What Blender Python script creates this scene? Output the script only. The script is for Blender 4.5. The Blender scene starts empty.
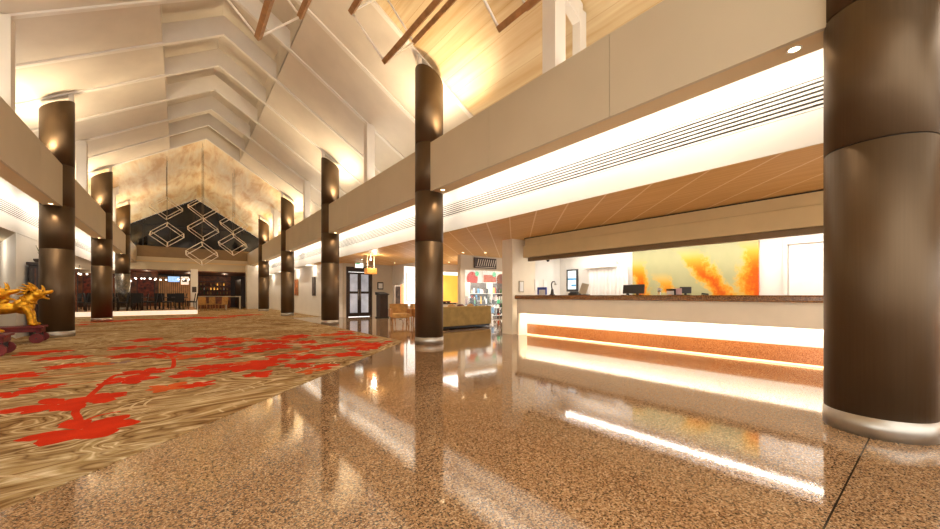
import bpy, bmesh, math, random
from mathutils import Vector, Matrix
random.seed(7)
S = bpy.context.scene
COL = S.collection
PI = math.pi

# ------------------------------------------------------------------ materials
MATS = {}
def nt(name):
    m = bpy.data.materials.new(name); m.use_nodes = True
    t = m.node_tree; b = t.nodes['Principled BSDF']
    return m, t, b
def hexc(r, g, b):
    def f(c):
        c /= 255.0
        return c/12.92 if c <= .04045 else ((c+.055)/1.055)**2.4
    return (f(r), f(g), f(b), 1)
def mix(t, a, b, fac, kind='MIX'):
    n = t.nodes.new('ShaderNodeMix'); n.data_type = 'RGBA'; n.blend_type = kind
    for s, v in ((6, a), (7, b), (0, fac)):
        if hasattr(v, 'is_output'): t.links.new(v, n.inputs[s])
        else: n.inputs[s].default_value = v
    return n.outputs[2]
def coords(t, rotz=0, scale=(1, 1, 1)):
    g = t.nodes.new('ShaderNodeNewGeometry')
    mp = t.nodes.new('ShaderNodeMapping')
    mp.inputs['Rotation'].default_value = (0, 0, rotz)
    mp.inputs['Scale'].default_value = scale
    t.links.new(g.outputs['Position'], mp.inputs['Vector'])
    return mp.outputs[0]
def noise(t, vec, scale, detail=4, rough=.55, dist=0):
    n = t.nodes.new('ShaderNodeTexNoise')
    n.inputs['Scale'].default_value = scale; n.inputs['Detail'].default_value = detail
    n.inputs['Roughness'].default_value = rough; n.inputs['Distortion'].default_value = dist
    t.links.new(vec, n.inputs['Vector']); return n.outputs[0]
def ramp(t, fac, stops, interp='LINEAR'):
    n = t.nodes.new('ShaderNodeValToRGB'); cr = n.color_ramp; cr.interpolation = interp
    while len(cr.elements) > 1: cr.elements.remove(cr.elements[0])
    cr.elements[0].position = stops[0][0]; cr.elements[0].color = stops[0][1]
    for p, c in stops[1:]:
        e = cr.elements.new(p); e.color = c
    t.links.new(fac, n.inputs[0]); return n.outputs[0]
def bump(t, b, h, strength=.1, dist=.01):
    n = t.nodes.new('ShaderNodeBump'); n.inputs['Strength'].default_value = strength
    n.inputs['Distance'].default_value = dist
    t.links.new(h, n.inputs['Height']); t.links.new(n.outputs[0], b.inputs['Normal'])
def plain(name, rgb, rough=.5, metal=0, var=.06, scale=6, emit=0, coat=0, alpha=None):
    if name in MATS: return MATS[name]
    m, t, b = nt(name)
    c = hexc(*rgb)
    v = coords(t)
    n = noise(t, v, scale, 3)
    d = tuple(x*(1-var*2) for x in c[:3])+(1,)
    l = tuple(min(1, x*(1+var)) for x in c[:3])+(1,)
    t.links.new(ramp(t, n, [(.3, d), (.7, l)]), b.inputs['Base Color'])
    b.inputs['Roughness'].default_value = rough; b.inputs['Metallic'].default_value = metal
    b.inputs['Coat Weight'].default_value = coat
    if emit:
        b.inputs['Emission Color'].default_value = c; b.inputs['Emission Strength'].default_value = emit
    MATS[name] = m; return m

def granite(name, scale, stops, rough, grout=False):
    m, t, b = nt(name)
    v = coords(t)
    vo = t.nodes.new('ShaderNodeTexVoronoi'); vo.inputs['Scale'].default_value = scale
    t.links.new(v, vo.inputs['Vector'])
    sep = t.nodes.new('ShaderNodeSeparateColor'); t.links.new(vo.outputs['Color'], sep.inputs[0])
    c1 = ramp(t, sep.outputs[0], stops, 'CONSTANT')
    n2 = noise(t, v, scale*1.6, 3)
    c2 = mix(t, c1, ramp(t, n2, [(.35, (.42, .32, .24, 1)), (.65, (1, 1, 1, 1))]), .55, 'MULTIPLY')
    n3 = noise(t, v, 1.3, 2)
    c3 = mix(t, c2, ramp(t, n3, [(.3, (.8, .76, .7, 1)), (.7, (1.0, .99, .97, 1))]), .6, 'MULTIPLY')
    if grout:
        g = t.nodes.new('ShaderNodeNewGeometry'); sx = t.nodes.new('ShaderNodeSeparateXYZ')
        t.links.new(g.outputs['Position'], sx.inputs[0])
        fac = None
        for axis, per, off in ((1, 3.705, .355), (0, 3.675, 1.03)):
            a = t.nodes.new('ShaderNodeMath'); a.operation = 'SUBTRACT'; a.inputs[1].default_value = off-per*40
            t.links.new(sx.outputs[axis], a.inputs[0])
            f = t.nodes.new('ShaderNodeMath'); f.operation = 'MODULO'; f.inputs[1].default_value = per
            t.links.new(a.outputs[0], f.inputs[0])
            l = t.nodes.new('ShaderNodeMath'); l.operation = 'LESS_THAN'; l.inputs[1].default_value = .009
            t.links.new(f.outputs[0], l.inputs[0])
            if fac is None: fac = l.outputs[0]
        c3 = mix(t, c3, (.02, .014, .01, 1), fac)
    t.links.new(c3, b.inputs['Base Color'])
    b.inputs['Roughness'].default_value = rough
    b.inputs['Specular IOR Level'].default_value = .9
    b.inputs['IOR'].default_value = 1.6
    MATS[name] = m; return m

def wood(name, c1, c2, rotz, joint=None, rough=.45, across=22, along=.9, axes='xy'):
    """streaks run along the local Y after rotation; joint = (period, width, colour)"""
    m, t, b = nt(name)
    v = coords(t, rotz, (across, along, across if axes == 'xyz' else along))
    n = noise(t, v, 1.0, 5, .6, .15)
    col = ramp(t, n, [(.28, hexc(*c1)), (.72, hexc(*c2))])
    v2 = coords(t, rotz, (1, 1, 1))
    if joint:
        sx = t.nodes.new('ShaderNodeSeparateXYZ'); t.links.new(v2, sx.inputs[0])
        a = t.nodes.new('ShaderNodeMath'); a.operation = 'ADD'; a.inputs[1].default_value = joint[0]*200+joint[3]
        t.links.new(sx.outputs[0], a.inputs[0])
        f = t.nodes.new('ShaderNodeMath'); f.operation = 'MODULO'; f.inputs[1].default_value = joint[0]
        t.links.new(a.outputs[0], f.inputs[0])
        l = t.nodes.new('ShaderNodeMath'); l.operation = 'LESS_THAN'; l.inputs[1].default_value = joint[1]
        t.links.new(f.outputs[0], l.inputs[0])
        col = mix(t, col, hexc(*joint[2]), l.outputs[0])
    t.links.new(col, b.inputs['Base Color'])
    b.inputs['Roughness'].default_value = rough
    bump(t, b, n, .08, .004)
    MATS[name] = m; return m

def brushed(name, rgb, rough=.34):
    m, t, b = nt(name)
    v = coords(t, 0, (60, 60, 1.2))
    n = noise(t, v, 1.0, 3)
    v2 = coords(t, 0, (1, 1, 1)); n2 = noise(t, v2, 2.2, 3)
    c = hexc(*rgb)
    col = ramp(t, n, [(.3, tuple(x*.95 for x in c[:3])+(1,)), (.7, tuple(min(1, x*1.04) for x in c[:3])+(1,))])
    col = mix(t, col, ramp(t, n2, [(.3, (.88, .87, .85, 1)), (.7, (1, 1, 1, 1))]), .7, 'MULTIPLY')
    t.links.new(col, b.inputs['Base Color'])
    b.inputs['Metallic'].default_value = .8
    rr = ramp(t, n2, [(.3, (rough-.05,)*3+(1,)), (.7, (rough+.07,)*3+(1,))])
    t.links.new(rr, b.inputs['Roughness'])
    MATS[name] = m; return m

def carpet_mat():
    m, t, b = nt('carpet')
    v = coords(t, PI/4, (1, 1, 1))
    warp = noise(t, v, .8, 3)
    def strokes(rot, sc, scale, k, dist):
        n = noise(t, coords(t, rot, sc), scale, 1.5, .4, dist)
        a = t.nodes.new('ShaderNodeMath'); a.operation = 'MULTIPLY'; a.inputs[1].default_value = k
        t.links.new(n, a.inputs[0])
        f = t.nodes.new('ShaderNodeMath'); f.operation = 'PINGPONG'; f.inputs[1].default_value = 1
        t.links.new(a.outputs[0], f.inputs[0]); return f.outputs[0]
    st = [(.0, hexc(110, 80, 48)), (.14, hexc(158, 128, 84)), (.40, hexc(192, 166, 122)), (.66, hexc(174, 150, 102)), (.84, hexc(216, 196, 156)), (1, hexc(238, 222, 188))]
    a1 = ramp(t, strokes(PI/4, (.5, 1.3, 1), 1.0, 24, .8), st)
    a2 = ramp(t, strokes(PI/4+.45, (.8, 1.7, 1), 1.3, 18, 1.2), st)
    col = mix(t, a1, a2, ramp(t, noise(t, v, .6, 3), [(.44, (0, 0, 0, 1)), (.56, (1, 1, 1, 1))]))
    va = coords(t, PI/4, (.9, 6, 1))
    col = mix(t, col, ramp(t, noise(t, va, 1.0, 4, .6, 1.2), [(.36, (.58, .48, .34, 1)), (.50, (1, 1, 1, 1))]), .8, 'MULTIPLY')
    big = ramp(t, warp, [(.35, hexc(206, 176, 138)), (.65, (1, 1, 1, 1))])
    col = mix(t, col, big, .8, 'MULTIPLY')
    f = noise(t, coords(t), 260, 2)
    col = mix(t, col, ramp(t, f, [(.3, (.72, .72, .72, 1)), (.7, (1, 1, 1, 1))]), .5, 'MULTIPLY')
    t.links.new(col, b.inputs['Base Color'])
    b.inputs['Roughness'].default_value = .95; b.inputs['Specular IOR Level'].default_value = .1
    bump(t, b, f, .3, .004)
    MATS['carpet'] = m
def tuft(name, rgb):
    m, t, b = nt(name)
    c = hexc(*rgb); f = noise(t, coords(t), 200, 2); g = noise(t, coords(t), 3.5, 3)
    col = ramp(t, f, [(.3, tuple(x*.7 for x in c[:3])+(1,)), (.7, c)])
    col = mix(t, col, ramp(t, g, [(.35, (.78, .62, .5, 1)), (.6, (1, 1, 1, 1))]), .7, 'MULTIPLY')
    t.links.new(col, b.inputs['Base Color'])
    b.inputs['Roughness'].default_value = .95; b.inputs['Specular IOR Level'].default_value = .1
    MATS[name] = m; return m

def glass(name, rgb, rough=.03, tint=1.0, trans=1.0):
    m, t, b = nt(name)
    n = noise(t, coords(t), 3, 2); c = hexc(*rgb)
    t.links.new(ramp(t, n, [(.3, tuple(x*.97 for x in c[:3])+(1,)), (.7, c)]), b.inputs['Base Color'])
    b.inputs['Transmission Weight'].default_value = trans; b.inputs['Roughness'].default_value = rough
    b.inputs['IOR'].default_value = 1.45
    MATS[name] = m; return m

def art_mat():
    m, t, b = nt('marbled_art')
    g = t.nodes.new('ShaderNodeNewGeometry'); sx = t.nodes.new('ShaderNodeSeparateXYZ'); t.links.new(g.outputs['Position'], sx.inputs[0])
    def ma(op, a, c, d=None):
        n = t.nodes.new('ShaderNodeMath'); n.operation = op
        for k_, v_ in enumerate((a, c, d)):
            if v_ is None: continue
            if hasattr(v_, 'is_output'): t.links.new(v_, n.inputs[k_])
            else: n.inputs[k_].default_value = v_
        return n.outputs[0]
    fine = noise(t, coords(t), 9, 6, .75); mid = noise(t, coords(t, 0, (1, 1, .6)), 2.4, 3)
    warp = ma('ADD', ma('MULTIPLY', ma('SUBTRACT', fine, .5), .55), ma('MULTIPLY', ma('SUBTRACT', mid, .5), .5))
    tot = None
    for yc, slope, w, top in ((4.98, .2, .17, 2.15), (4.22, .6, .13, 1.75), (3.10, .70, .20, 2.3), (2.50, -.06, .22, 2.4)):
        d = ma('SUBTRACT', ma('SUBTRACT', sx.outputs[1], yc), ma('MULTIPLY', ma('SUBTRACT', sx.outputs[2], 1.2), slope))
        d = ma('ABSOLUTE', ma('ADD', d, warp), 0)
        p = ma('SUBTRACT', 1.0, ma('DIVIDE', d, w*1.75))
        z = ma('MULTIPLY', ma('SUBTRACT', top, sx.outputs[2]), 1.4)
        p = ma('MINIMUM', p, z)
        tot = p if tot is None else ma('MAXIMUM', tot, p)
    col = ramp(t, tot, [(.02, hexc(176, 172, 128)), (.22, hexc(204, 178, 108)), (.42, hexc(220, 164, 54)), (.70, hexc(222, 124, 20)), (.98, hexc(210, 84, 8))])
    col = mix(t, col, ramp(t, mid, [(.3, (.86, .9, .9, 1)), (.6, (1, 1, 1, 1))]), .8, 'MULTIPLY')
    t.links.new(col, b.inputs['Base Color'])
    b.inputs['Roughness'].default_value = .3
    MATS['marbled_art'] = m

plain('plaster', (222, 212, 196), .75, 0, .03, 1.6)
plain('white_trim', (236, 230, 220), .6, 0, .02, 2)
plain('fascia', (194, 180, 154), .7, 0, .03, .7)
plain('aisle_white', (240, 236, 228), .7, 0, .02, 1)
plain('wall_beige', (206, 194, 174), .8, 0, .03, 1)
plain('counter_cream', (250, 237, 212), .45, 0, .03, 2)
plain('shutter_tan', (216, 192, 142), .5, 0, .03, 2)
plain('shutter_bar', (128, 104, 72), .4, .3, .05, 3)
plain('black_gap', (18, 14, 10), .6)
plain('grille_dark', (60, 52, 42), .6, 0)
plain('chrome', (225, 220, 212), .18, 1, .04, 8)
plain('steel', (182, 176, 166), .38, .9, .05, 8)
plain('dark_wood', (52, 34, 24), .45, 0, .15, 9)
plain('bronze_bar', (190, 146, 100), .4, .4, .12, 8)
plain('pale_rod', (250, 242, 228), .4, 0, .05, 8)
plain('wire', (120, 104, 84), .5, .4)
plain('gold', (226, 164, 40), .32, .8, .2, 14)
plain('oxblood', (112, 16, 8), .55, 0, .15, 6)
plain('black', (16, 14, 13), .5)
plain('screen_dark', (60, 56, 54), .35, 0, .05)
plain('white_item', (236, 234, 230), .5)
plain('pink_item', (236, 196, 196), .5)
plain('upholstery', (176, 146, 84), .85, 0, .1, 5)
plain('seat_tan', (176, 130, 68), .8, 0, .15, 8)
plain('leg_wood', (176, 120, 62), .5, 0, .1, 9)
plain('leaf', (58, 92, 40), .6, 0, .3, 20)
plain('lamp_glow', (255, 214, 160), .5, emit=14)
plain('bulb_white', (255, 240, 220), .5, emit=4)
plain('menu_glow', (255, 236, 214), .5, emit=.55)
plain('tv_glow', (150, 190, 240), .4, 0, .3, 8, emit=.8)
plain('sign_glow', (240, 250, 245), .5, emit=2.2)
plain('sign_green', (70, 160, 110), .5, emit=.8)
plain('lightbox', (255, 250, 240), .5, emit=1.1)
plain('toe_glow', (255, 214, 160), .5, emit=1.5)
plain('riser_glow', (250, 232, 206), .5, emit=.55)
plain('screen_blue', (90, 160, 205), .4, 0, .25, 6, emit=.3)
plain('screen_pale', (226, 242, 250), .4, 0, .1, 6, emit=.6)
plain('amber_glow', (250, 178, 74), .5, 0, .12, 1.2, emit=.75)
plain('peach_glow', (240, 170, 120), .5, emit=.7)
plain('lantern_glow', (230, 150, 70), .6, 0, .2, 20, emit=.5)
plain('night_glass', (18, 20, 24), .06, 0, .3, .6)
plain('frost', (200, 206, 218), .3, 0, .25, 1.4, emit=.25)
plain('red_art', (120, 44, 24), .6, 0, .5, 5)
plain('orange_art', (196, 110, 46), .6, 0, .5, 5)
plain('grey_art', (96, 84, 76), .6, 0, .4, 5)
plain('curtain', (250, 247, 241), .8, 0, .03, 3)
plain('panel_wood', (190, 142, 90), .5, 0, .15, 3)
plain('warm_bar', (120, 62, 26), .5, 0, .4, 3)
plain('copper', (190, 110, 70), .35, .7, .25, 8)
plain('brochure_blue', (60, 80, 170), .4)
plain('soffit', (210, 184, 142), .7, 0, .02, 1)
granite('granite_floor', 120, [(0, hexc(84, 62, 44)), (.13, hexc(140, 108, 76)), (.34, hexc(176, 140, 102)),
        (.60, hexc(196, 162, 122)), (.84, hexc(214, 186, 150)), (.94, hexc(106, 84, 64))], .065, True)
granite('granite_plinth', 130, [(0, hexc(150, 88, 42)), (.25, hexc(184, 116, 62)), (.6, hexc(200, 134, 80)), (.9, hexc(160, 100, 52))], .25)
granite('granite_top', 90, [(0, hexc(110, 72, 38)), (.3, hexc(150, 104, 58)), (.6, hexc(176, 128, 76)), (.9, hexc(120, 84, 46))], .25)
granite('speckle', 24, [(0, hexc(40, 36, 30)), (.4, hexc(90, 84, 72)), (.7, hexc(130, 120, 100)), (.9, hexc(60, 50, 40))], .3)
wood('wood_ceiling', (208, 160, 90), (238, 200, 134), PI/4, (.53, .026, (250, 224, 182), .12), .5, 26, .35)
wood('wood_roof', (212, 178, 124), (244, 228, 190), 0, (.30, .005, (196, 152, 92), 0), .42, 6, .22)
def gilded():
    m, t, b = nt('gilded_ceiling')
    n = noise(t, coords(t, 0, (1.6, .35, 1.6)), 1.0, 5, .6, .6); n2 = noise(t, coords(t, 0, (7, .5, 7)), 1.0, 3)
    c = ramp(t, n, [(.36, hexc(214, 172, 108)), (.5, hexc(238, 216, 172)), (.66, hexc(244, 234, 208))])
    c = mix(t, c, ramp(t, n2, [(.3, (.82, .78, .68, 1)), (.6, (1, 1, 1, 1))]), .6, 'MULTIPLY')
    t.links.new(c, b.inputs['Base Color']); b.inputs['Roughness'].default_value = .38; b.inputs['Metallic'].default_value = 0
    MATS['gilded_ceiling'] = m
gilded()
brushed('bronze', (98, 80, 60), .47)
carpet_mat(); art_mat()
tuft('carpet_red', (218, 54, 14)); tuft('carpet_orange', (218, 100, 44)); tuft('carpet_cream', (222, 200, 160)); tuft('carpet_mauve', (150, 120, 110))
glass('clear_glass', (235, 240, 240))
def M(n): return MATS[n]

# ------------------------------------------------------------------ mesh helpers
class MB:
    def __init__(s): s.bm = bmesh.new(); s.mi = 0
    def _faces(s, fs, smooth=False):
        for f in fs: f.material_index = s.mi; f.smooth = smooth
    def mat(s, i): s.mi = i; return s
    def box(s, x0, y0, z0, x1, y1, z1, bev=0, mtx=None):
        r = bmesh.ops.create_cube(s.bm, size=1)
        vs = r['verts']
        for v in vs:
            v.co = Vector(((x0+x1)/2+v.co.x*(x1-x0), (y0+y1)/2+v.co.y*(y1-y0), (z0+z1)/2+v.co.z*(z1-z0)))
        fs = list({f for v in vs for f in v.link_faces}); s._faces(fs)
        if mtx is not None:
            for v in vs: v.co = mtx @ v.co
        if bev:
            es = list({e for v in vs for e in v.link_edges})
            rb = bmesh.ops.bevel(s.bm, geom=es, offset=bev, segments=2, affect='EDGES', profile=.5)
            s._faces(rb['faces'])
        return s
    def prism(s, pts, axis, a, b):
        def P(p, h):
            return {'x': (h, p[0], p[1]), 'y': (p[0], h, p[1]), 'z': (p[0], p[1], h)}[axis]
        v0 = [s.bm.verts.new(P(p, a)) for p in pts]; v1 = [s.bm.verts.new(P(p, b)) for p in pts]
        fs = [s.bm.faces.new(v0), s.bm.faces.new(v1[::-1])]
        n = len(pts)
        for i in range(n): fs.append(s.bm.faces.new((v0[i], v1[i], v1[(i+1) % n], v0[(i+1) % n])))
        bmesh.ops.recalc_face_normals(s.bm, faces=fs)
        s._faces(fs); return s
    def cyl(s, p0, p1, r0, r1=None, n=16, caps=True):
        p0 = Vector(p0); p1 = Vector(p1); r1 = r0 if r1 is None else r1
        d = (p1-p0); q = d.to_track_quat('Z', 'Y')
        a = []; b = []
        for i in range(n):
            t = 2*PI*i/n; u = q @ Vector((math.cos(t), math.sin(t), 0))
            a.append(s.bm.verts.new(p0+u*r0)); b.append(s.bm.verts.new(p1+u*r1))
        fs = [s.bm.faces.new((a[i], a[(i+1) % n], b[(i+1) % n], b[i])) for i in range(n)]
        s._faces(fs, n > 6)
        if caps: s._faces([s.bm.faces.new(a[::-1]), s.bm.faces.new(b)])
        return s
    def lathe(s, prof, n=24, c=(0, 0, 0)):
        rings = []
        for r, z in prof:
            rings.append([s.bm.verts.new((c[0]+max(r, 1e-4)*math.cos(2*PI*i/n), c[1]+max(r, 1e-4)*math.sin(2*PI*i/n), c[2]+z)) for i in range(n)])
        for k in range(len(rings)-1):
            for i in range(n):
                f = s.bm.faces.new((rings[k][i], rings[k][(i+1) % n], rings[k+1][(i+1) % n], rings[k+1][i]))
                s._faces([f], True)
        s._faces([s.bm.faces.new(rings[0][::-1]), s.bm.faces.new(rings[-1])])
        return s
    def ball(s, c, r, sc=(1, 1, 1), n=12, rot=None):
        res = bmesh.ops.create_uvsphere(s.bm, u_segments=n, v_segments=max(6, n*2//3), radius=r)
        for v in res['verts']:
            p = Vector((v.co.x*sc[0], v.co.y*sc[1], v.co.z*sc[2]))
            if rot is not None: p = rot @ p
            v.co = p+Vector(c)
        s._faces({f for v in res['verts'] for f in v.link_faces}, True); return s
    def tube(s, pts, rad, n=8):
        for i in range(len(pts)-1):
            ra = rad[i] if isinstance(rad, (list, tuple)) else rad
            rb = rad[i+1] if isinstance(rad, (list, tuple)) else rad
            s.cyl(pts[i], pts[i+1], ra, rb, n)
            if i: s.ball(pts[i], ra, n=8)
        return s
    def quadbar(s, p0, p1, w, roll=0):
        p0 = Vector(p0); p1 = Vector(p1); q = (p1-p0).to_track_quat('Z', 'Y')
        L = (p1-p0).length
        m = Matrix.Translation(p0) @ q.to_matrix().to_4x4() @ Matrix.Rotation(roll, 4, 'Z')
        return s.box(-w/2, -w/2, 0, w/2, w/2, L, 0, m)
    def poly(s, pts):
        f = s.bm.faces.new([s.bm.verts.new(p) for p in pts]); s._faces([f]); return s
    def build(s, name, mats, parent=None, loc=None):
        for e in s.bm.edges:
            if len(e.link_faces) == 2 and e.calc_face_angle(0) > .7: e.smooth = False
        me = bpy.data.meshes.new(name); s.bm.to_mesh(me); s.bm.free()
        for m in (mats if isinstance(mats, (list, tuple)) else [mats]): me.materials.append(M(m))
        o = bpy.data.objects.new(name, me); COL.objects.link(o)
        if parent is not None: o.parent = parent
        if loc is not None: o.location = loc
        return o
def tag(o, label=None, cat=None, group=None, kind=None):
    if label: o['label'] = label
    if cat: o['category'] = cat
    if group: o['group'] = group
    if kind: o['kind'] = kind
    return o
def thing(name, label, cat, loc=(0, 0, 0), rz=0, group=None):
    o = bpy.data.objects.new(name, None); COL.objects.link(o); o.empty_display_size = .1
    o.location = loc; o.rotation_euler = (0, 0, rz)
    return tag(o, label, cat, group)
def struct(name, mb, mats): return tag(mb.build(name, mats), kind='structure')
def dup(root, loc, rz=None, label=None, group=None):
    r = root.copy(); COL.objects.link(r); r.location = loc
    if rz is not None: r.rotation_euler = (0, 0, rz)
    if label: r['label'] = label
    if group: r['group'] = group
    for ch in list(root.children):
        c = ch.copy(); COL.objects.link(c); c.parent = r
        for g in list(ch.children):
            d = g.copy(); COL.objects.link(d); d.parent = c
    return r
WARM = (1.0, .78, .54); SOFT = (1.0, .90, .76); WHITE = (1.0, .94, .86)
def spot(loc, aim, power, angle, blend=.6, col=WARM, rad=.05):
    l = bpy.data.lights.new('lamp_beam', 'SPOT'); l.energy = power; l.color = col
    l.spot_size = math.radians(angle); l.spot_blend = blend; l.shadow_soft_size = rad
    o = bpy.data.objects.new('lamp_beam', l); COL.objects.link(o); o.location = loc
    o.rotation_euler = (Vector(aim)-Vector(loc)).to_track_quat('-Z', 'Y').to_euler(); return o
def area(loc, aim, power, sx, sy, col=SOFT, up='Y'):
    l = bpy.data.lights.new('area_light', 'AREA'); l.shape = 'RECTANGLE'; l.size = sx; l.size_y = sy
    l.energy = power; l.color = col
    o = bpy.data.objects.new('area_light', l); COL.objects.link(o); o.location = loc
    zz = (Vector(loc)-Vector(aim)).normalized(); yy = Vector((0, 1, 0)); xx = yy.cross(zz).normalized(); yy = zz.cross(xx)
    o.rotation_euler = Matrix((xx, yy, zz)).transposed().to_euler(); return o
def point(loc, power, col=WARM, rad=.08):
    l = bpy.data.lights.new('point_light', 'POINT'); l.energy = power; l.color = col; l.shadow_soft_size = rad
    o = bpy.data.objects.new('point_light', l); COL.objects.link(o); o.location = loc; return o

# ------------------------------------------------------------------ measures (metres)
H = 1.15                                   # eye height
BAY = 7.41; Y0 = .17
YC = [Y0+BAY*k for k in range(5)]          # column lines
XR, XL = 4.70, -2.65; XM = (XR+XL)/2       # column rows, ridge
ZR = H+7.75; SL = .62                      # ridge height, roof slope
YE = 37.2                                  # end gable
def roof(x): return ZR-SL*abs(x-XM)
FZ0, FZ1 = 3.55, 4.67                      # fascia
def mir(x): return 2*XM-x
# ------------------------------------------------------------------ camera
cam = bpy.data.cameras.new('camera'); co = bpy.data.objects.new('camera', cam); COL.objects.link(co)
co.location = (0, 0, H); co.rotation_euler = (PI/2, 0, -math.radians(38.1))
cam.sensor_width = 36; cam.lens = 370/940*36; cam.shift_y = 30.5/940; cam.clip_start = .05; cam.clip_end = 200
S.camera = co

# ------------------------------------------------------------------ floor and carpet
YB = -5.0
struct('floor', MB().box(-12, YB, -.2, 15, 44, 0), 'granite_floor')
CARPET = [(-8.0, -4.15), (4.10, 7.95), (4.36, 8.3), (4.36, 20.2), (5.9, 20.2), (5.9, 41), (-8.0, 41)]
cb = MB(); cb.prism(CARPET, 'z', .0005, .006)
def inside(x, y): return x < 4.3 and y > x+3.92+.04 and y < 40
def leaf(c, ang, L, W, mi, z):
    """one lobed petal lying in the carpet"""
    pts = []
    prof = [(0, .06), (.18, .26), (.36, .44), (.52, .52), (.66, .44), (.74, .46), (.86, .30), (.92, .20), (1, .03), (1, -.03), (.90, -.24), (.80, -.40), (.70, -.42), (.60, -.52), (.44, -.50), (.28, -.36), (.12, -.18), (0, -.06)]
    ca, sa = math.cos(ang), math.sin(ang)
    for t, w in prof:
        x = t*L; y = w*W*random.uniform(.85, 1.15)
        pts.append((c[0]+x*ca-y*sa, c[1]+x*sa+y*ca, z))
    if all(inside(p[0], p[1]) for p in pts):
        cb.mat(mi).poly(pts)
def flower(c, R, n, a0, mi=1, z=.0075):
    for k in range(n):
        a = a0+2*PI*k/n+random.uniform(-.2, .2)
        leaf((c[0]+.02*R*math.cos(a), c[1]+.02*R*math.sin(a)), a, R*random.uniform(.7, 1.12), R*random.uniform(.44, .66), mi, z+.000008*k)
def ribbon(pts, w, mi, z=.007):
    q = []
    P = [Vector((x, y, 0)) for x, y in pts]
    # smooth by Catmull-Rom
    out = []
    for i in range(len(P)-1):
        p0, p1, p2, p3 = P[max(i-1, 0)], P[i], P[i+1], P[min(i+2, len(P)-1)]
        for s in range(6):
            t = s/6
            out.append(.5*((2*p1)+(p2-p0)*t+(2*p0-5*p1+4*p2-p3)*t*t+(3*p1-p0-3*p2+p3)*t**3))
    out.append(P[-1])
    for i in range(len(out)-1):
        d = (out[i+1]-out[i]).normalized(); n = Vector((-d.y, d.x, 0))*w/2
        a, b, c, e = out[i]-n, out[i+1]-n, out[i+1]+n, out[i]+n
        if all(inside(p.x, p.y) for p in (a, b, c, e)):
            cb.mat(mi).poly([(p.x, p.y, z) for p in (a, b, c, e)])
# blossoms woven into the carpet: position, radius, petals
FL = [(-0.66, 4.52, 0.44, 6), (-1.0, 5.7, 0.4, 6), (-0.7, 5.8, 0.32, 6), (0.14, 6.68, 0.3, 6), (-0.1, 5.89, 0.28, 6), (0.2, 5.85, 0.22, 6), (-0.39, 7.33, 0.28, 6), (-0.67, 9.39, 0.34, 6), (-0.25, 9.06, 0.29, 5), (-1.4, 8.71, 0.29, 6), (-1.1, 8.58, 0.26, 5), (-1.56, 9.81, 0.25, 6), (-0.9, 10.91, 0.34, 5), (-0.68, 12.55, 0.46, 5), (0.56, 11.85, 0.49, 5), (0.17, 9.7, 0.3, 6), (0.15, 8.61, 0.31, 6), (0.54, 8.58, 0.32, 5), (0.31, 7.16, 0.25, 6), (0.54, 7.19, 0.22, 6), (0.73, 8.15, 0.25, 5), (0.61, 6.83, 0.22, 6), (0.93, 7.22, 0.27, 5), (1.22, 7.12, 0.24, 5), (0.88, 6.07, 0.27, 6), (1.48, 7.56, 0.29, 5), (1.51, 6.44, 0.29, 6), (1.84, 6.07, 0.29, 6), (1.55, 5.8, 0.22, 5), (1.6, 9.35, 0.36, 6), (2.0, 9.93, 0.27, 5), (2.34, 10.74, 0.32, 5), (2.4, 8.51, 0.37, 5), (2.51, 7.05, 0.32, 6), (3.4, 10.85, 0.45, 6), (3.83, 10.86, 0.32, 6), (3.23, 8.5, 0.39, 5), (3.37, 7.96, 0.32, 5), (3.37, 7.56, 0.22, 5), (0.86, 9.25, 0.28, 5), (1.91, 7.99, 0.22, 5), (-1.81, 8.09, 0.31, 5), (-1.52, 6.6, 0.22, 5), (-1.36, 6.88, 0.22, 5), (-1.69, 9.91, 0.29, 6), (-0.71, 9.57, 0.26, 6), (1.18, 10.83, 0.25, 5), (-0.09, 11.11, 0.24, 6), (-0.18, 22.67, 0.86, 6), (0.59, 23.04, 1.01, 6), (1.38, 22.43, 0.9, 5), (2.25, 23.99, 0.86, 5), (-2.68, 22.13, 0.67, 6), (-2.08, 22.43, 0.69, 5), (-1.44, 22.76, 0.72, 6), (3.17, 24.55, 0.77, 6), (-3.01, 20.39, 0.43, 5), (-3.2, 7.6, 0.45, 5), (-4.2, 8.6, 0.5, 6), (-2.9, 9.4, 0.45, 6), (-3.6, 5.6, 0.4, 5), (-2.6, 6.2, 0.4, 5), (-2.2, 11, 0.4, 5)]
rs = random.Random(11)
FL = [(x, y, r*(1.2 if 6.5 < y < 15 else 1), n) for x, y, r, n in FL]
for i in range(20):
    x = rs.uniform(-.6, 4.1); y = rs.uniform(max(x+4.1, 6.3), 11.5)
    FL.append((x, y, rs.uniform(.3, .42), rs.choice((4, 5, 6))))
for i in range(16):
    x = rs.uniform(.9, 4.1); y = rs.uniform(max(x+4.1, 6.0), 11.2)
    FL.append((x, y, rs.uniform(.3, .42), rs.choice((5, 6))))
for i, (x, y, r, n) in enumerate(FL):
    flower((x, y), r, n, random.uniform(0, 6.3), 2 if i % 6 == 4 else 1, .0072+.00006*i)
ribbon([(-0.66, 4.52), (-0.75, 4.98), (-0.81, 5.3), (-0.8, 6.03), (-0.74, 7.17), (-0.64, 7.35), (-0.36, 7.39), (-0.12, 7.4), (-0.08, 7.9), (-0.12, 8.81), (-0.32, 9.73)], .06, 1)
ribbon([(-0.69, 4.8), (-0.6, 4.94), (-0.46, 4.98)], .035, 1)
ribbon([(-1.85, 7.59), (-1.53, 7.71), (-1.04, 7.75), (-0.72, 7.78)], .035, 2)
ribbon([(.14, 6.68), (.6, 7.1), (1.2, 7.1), (1.5, 6.44)], .03, 1)
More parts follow.
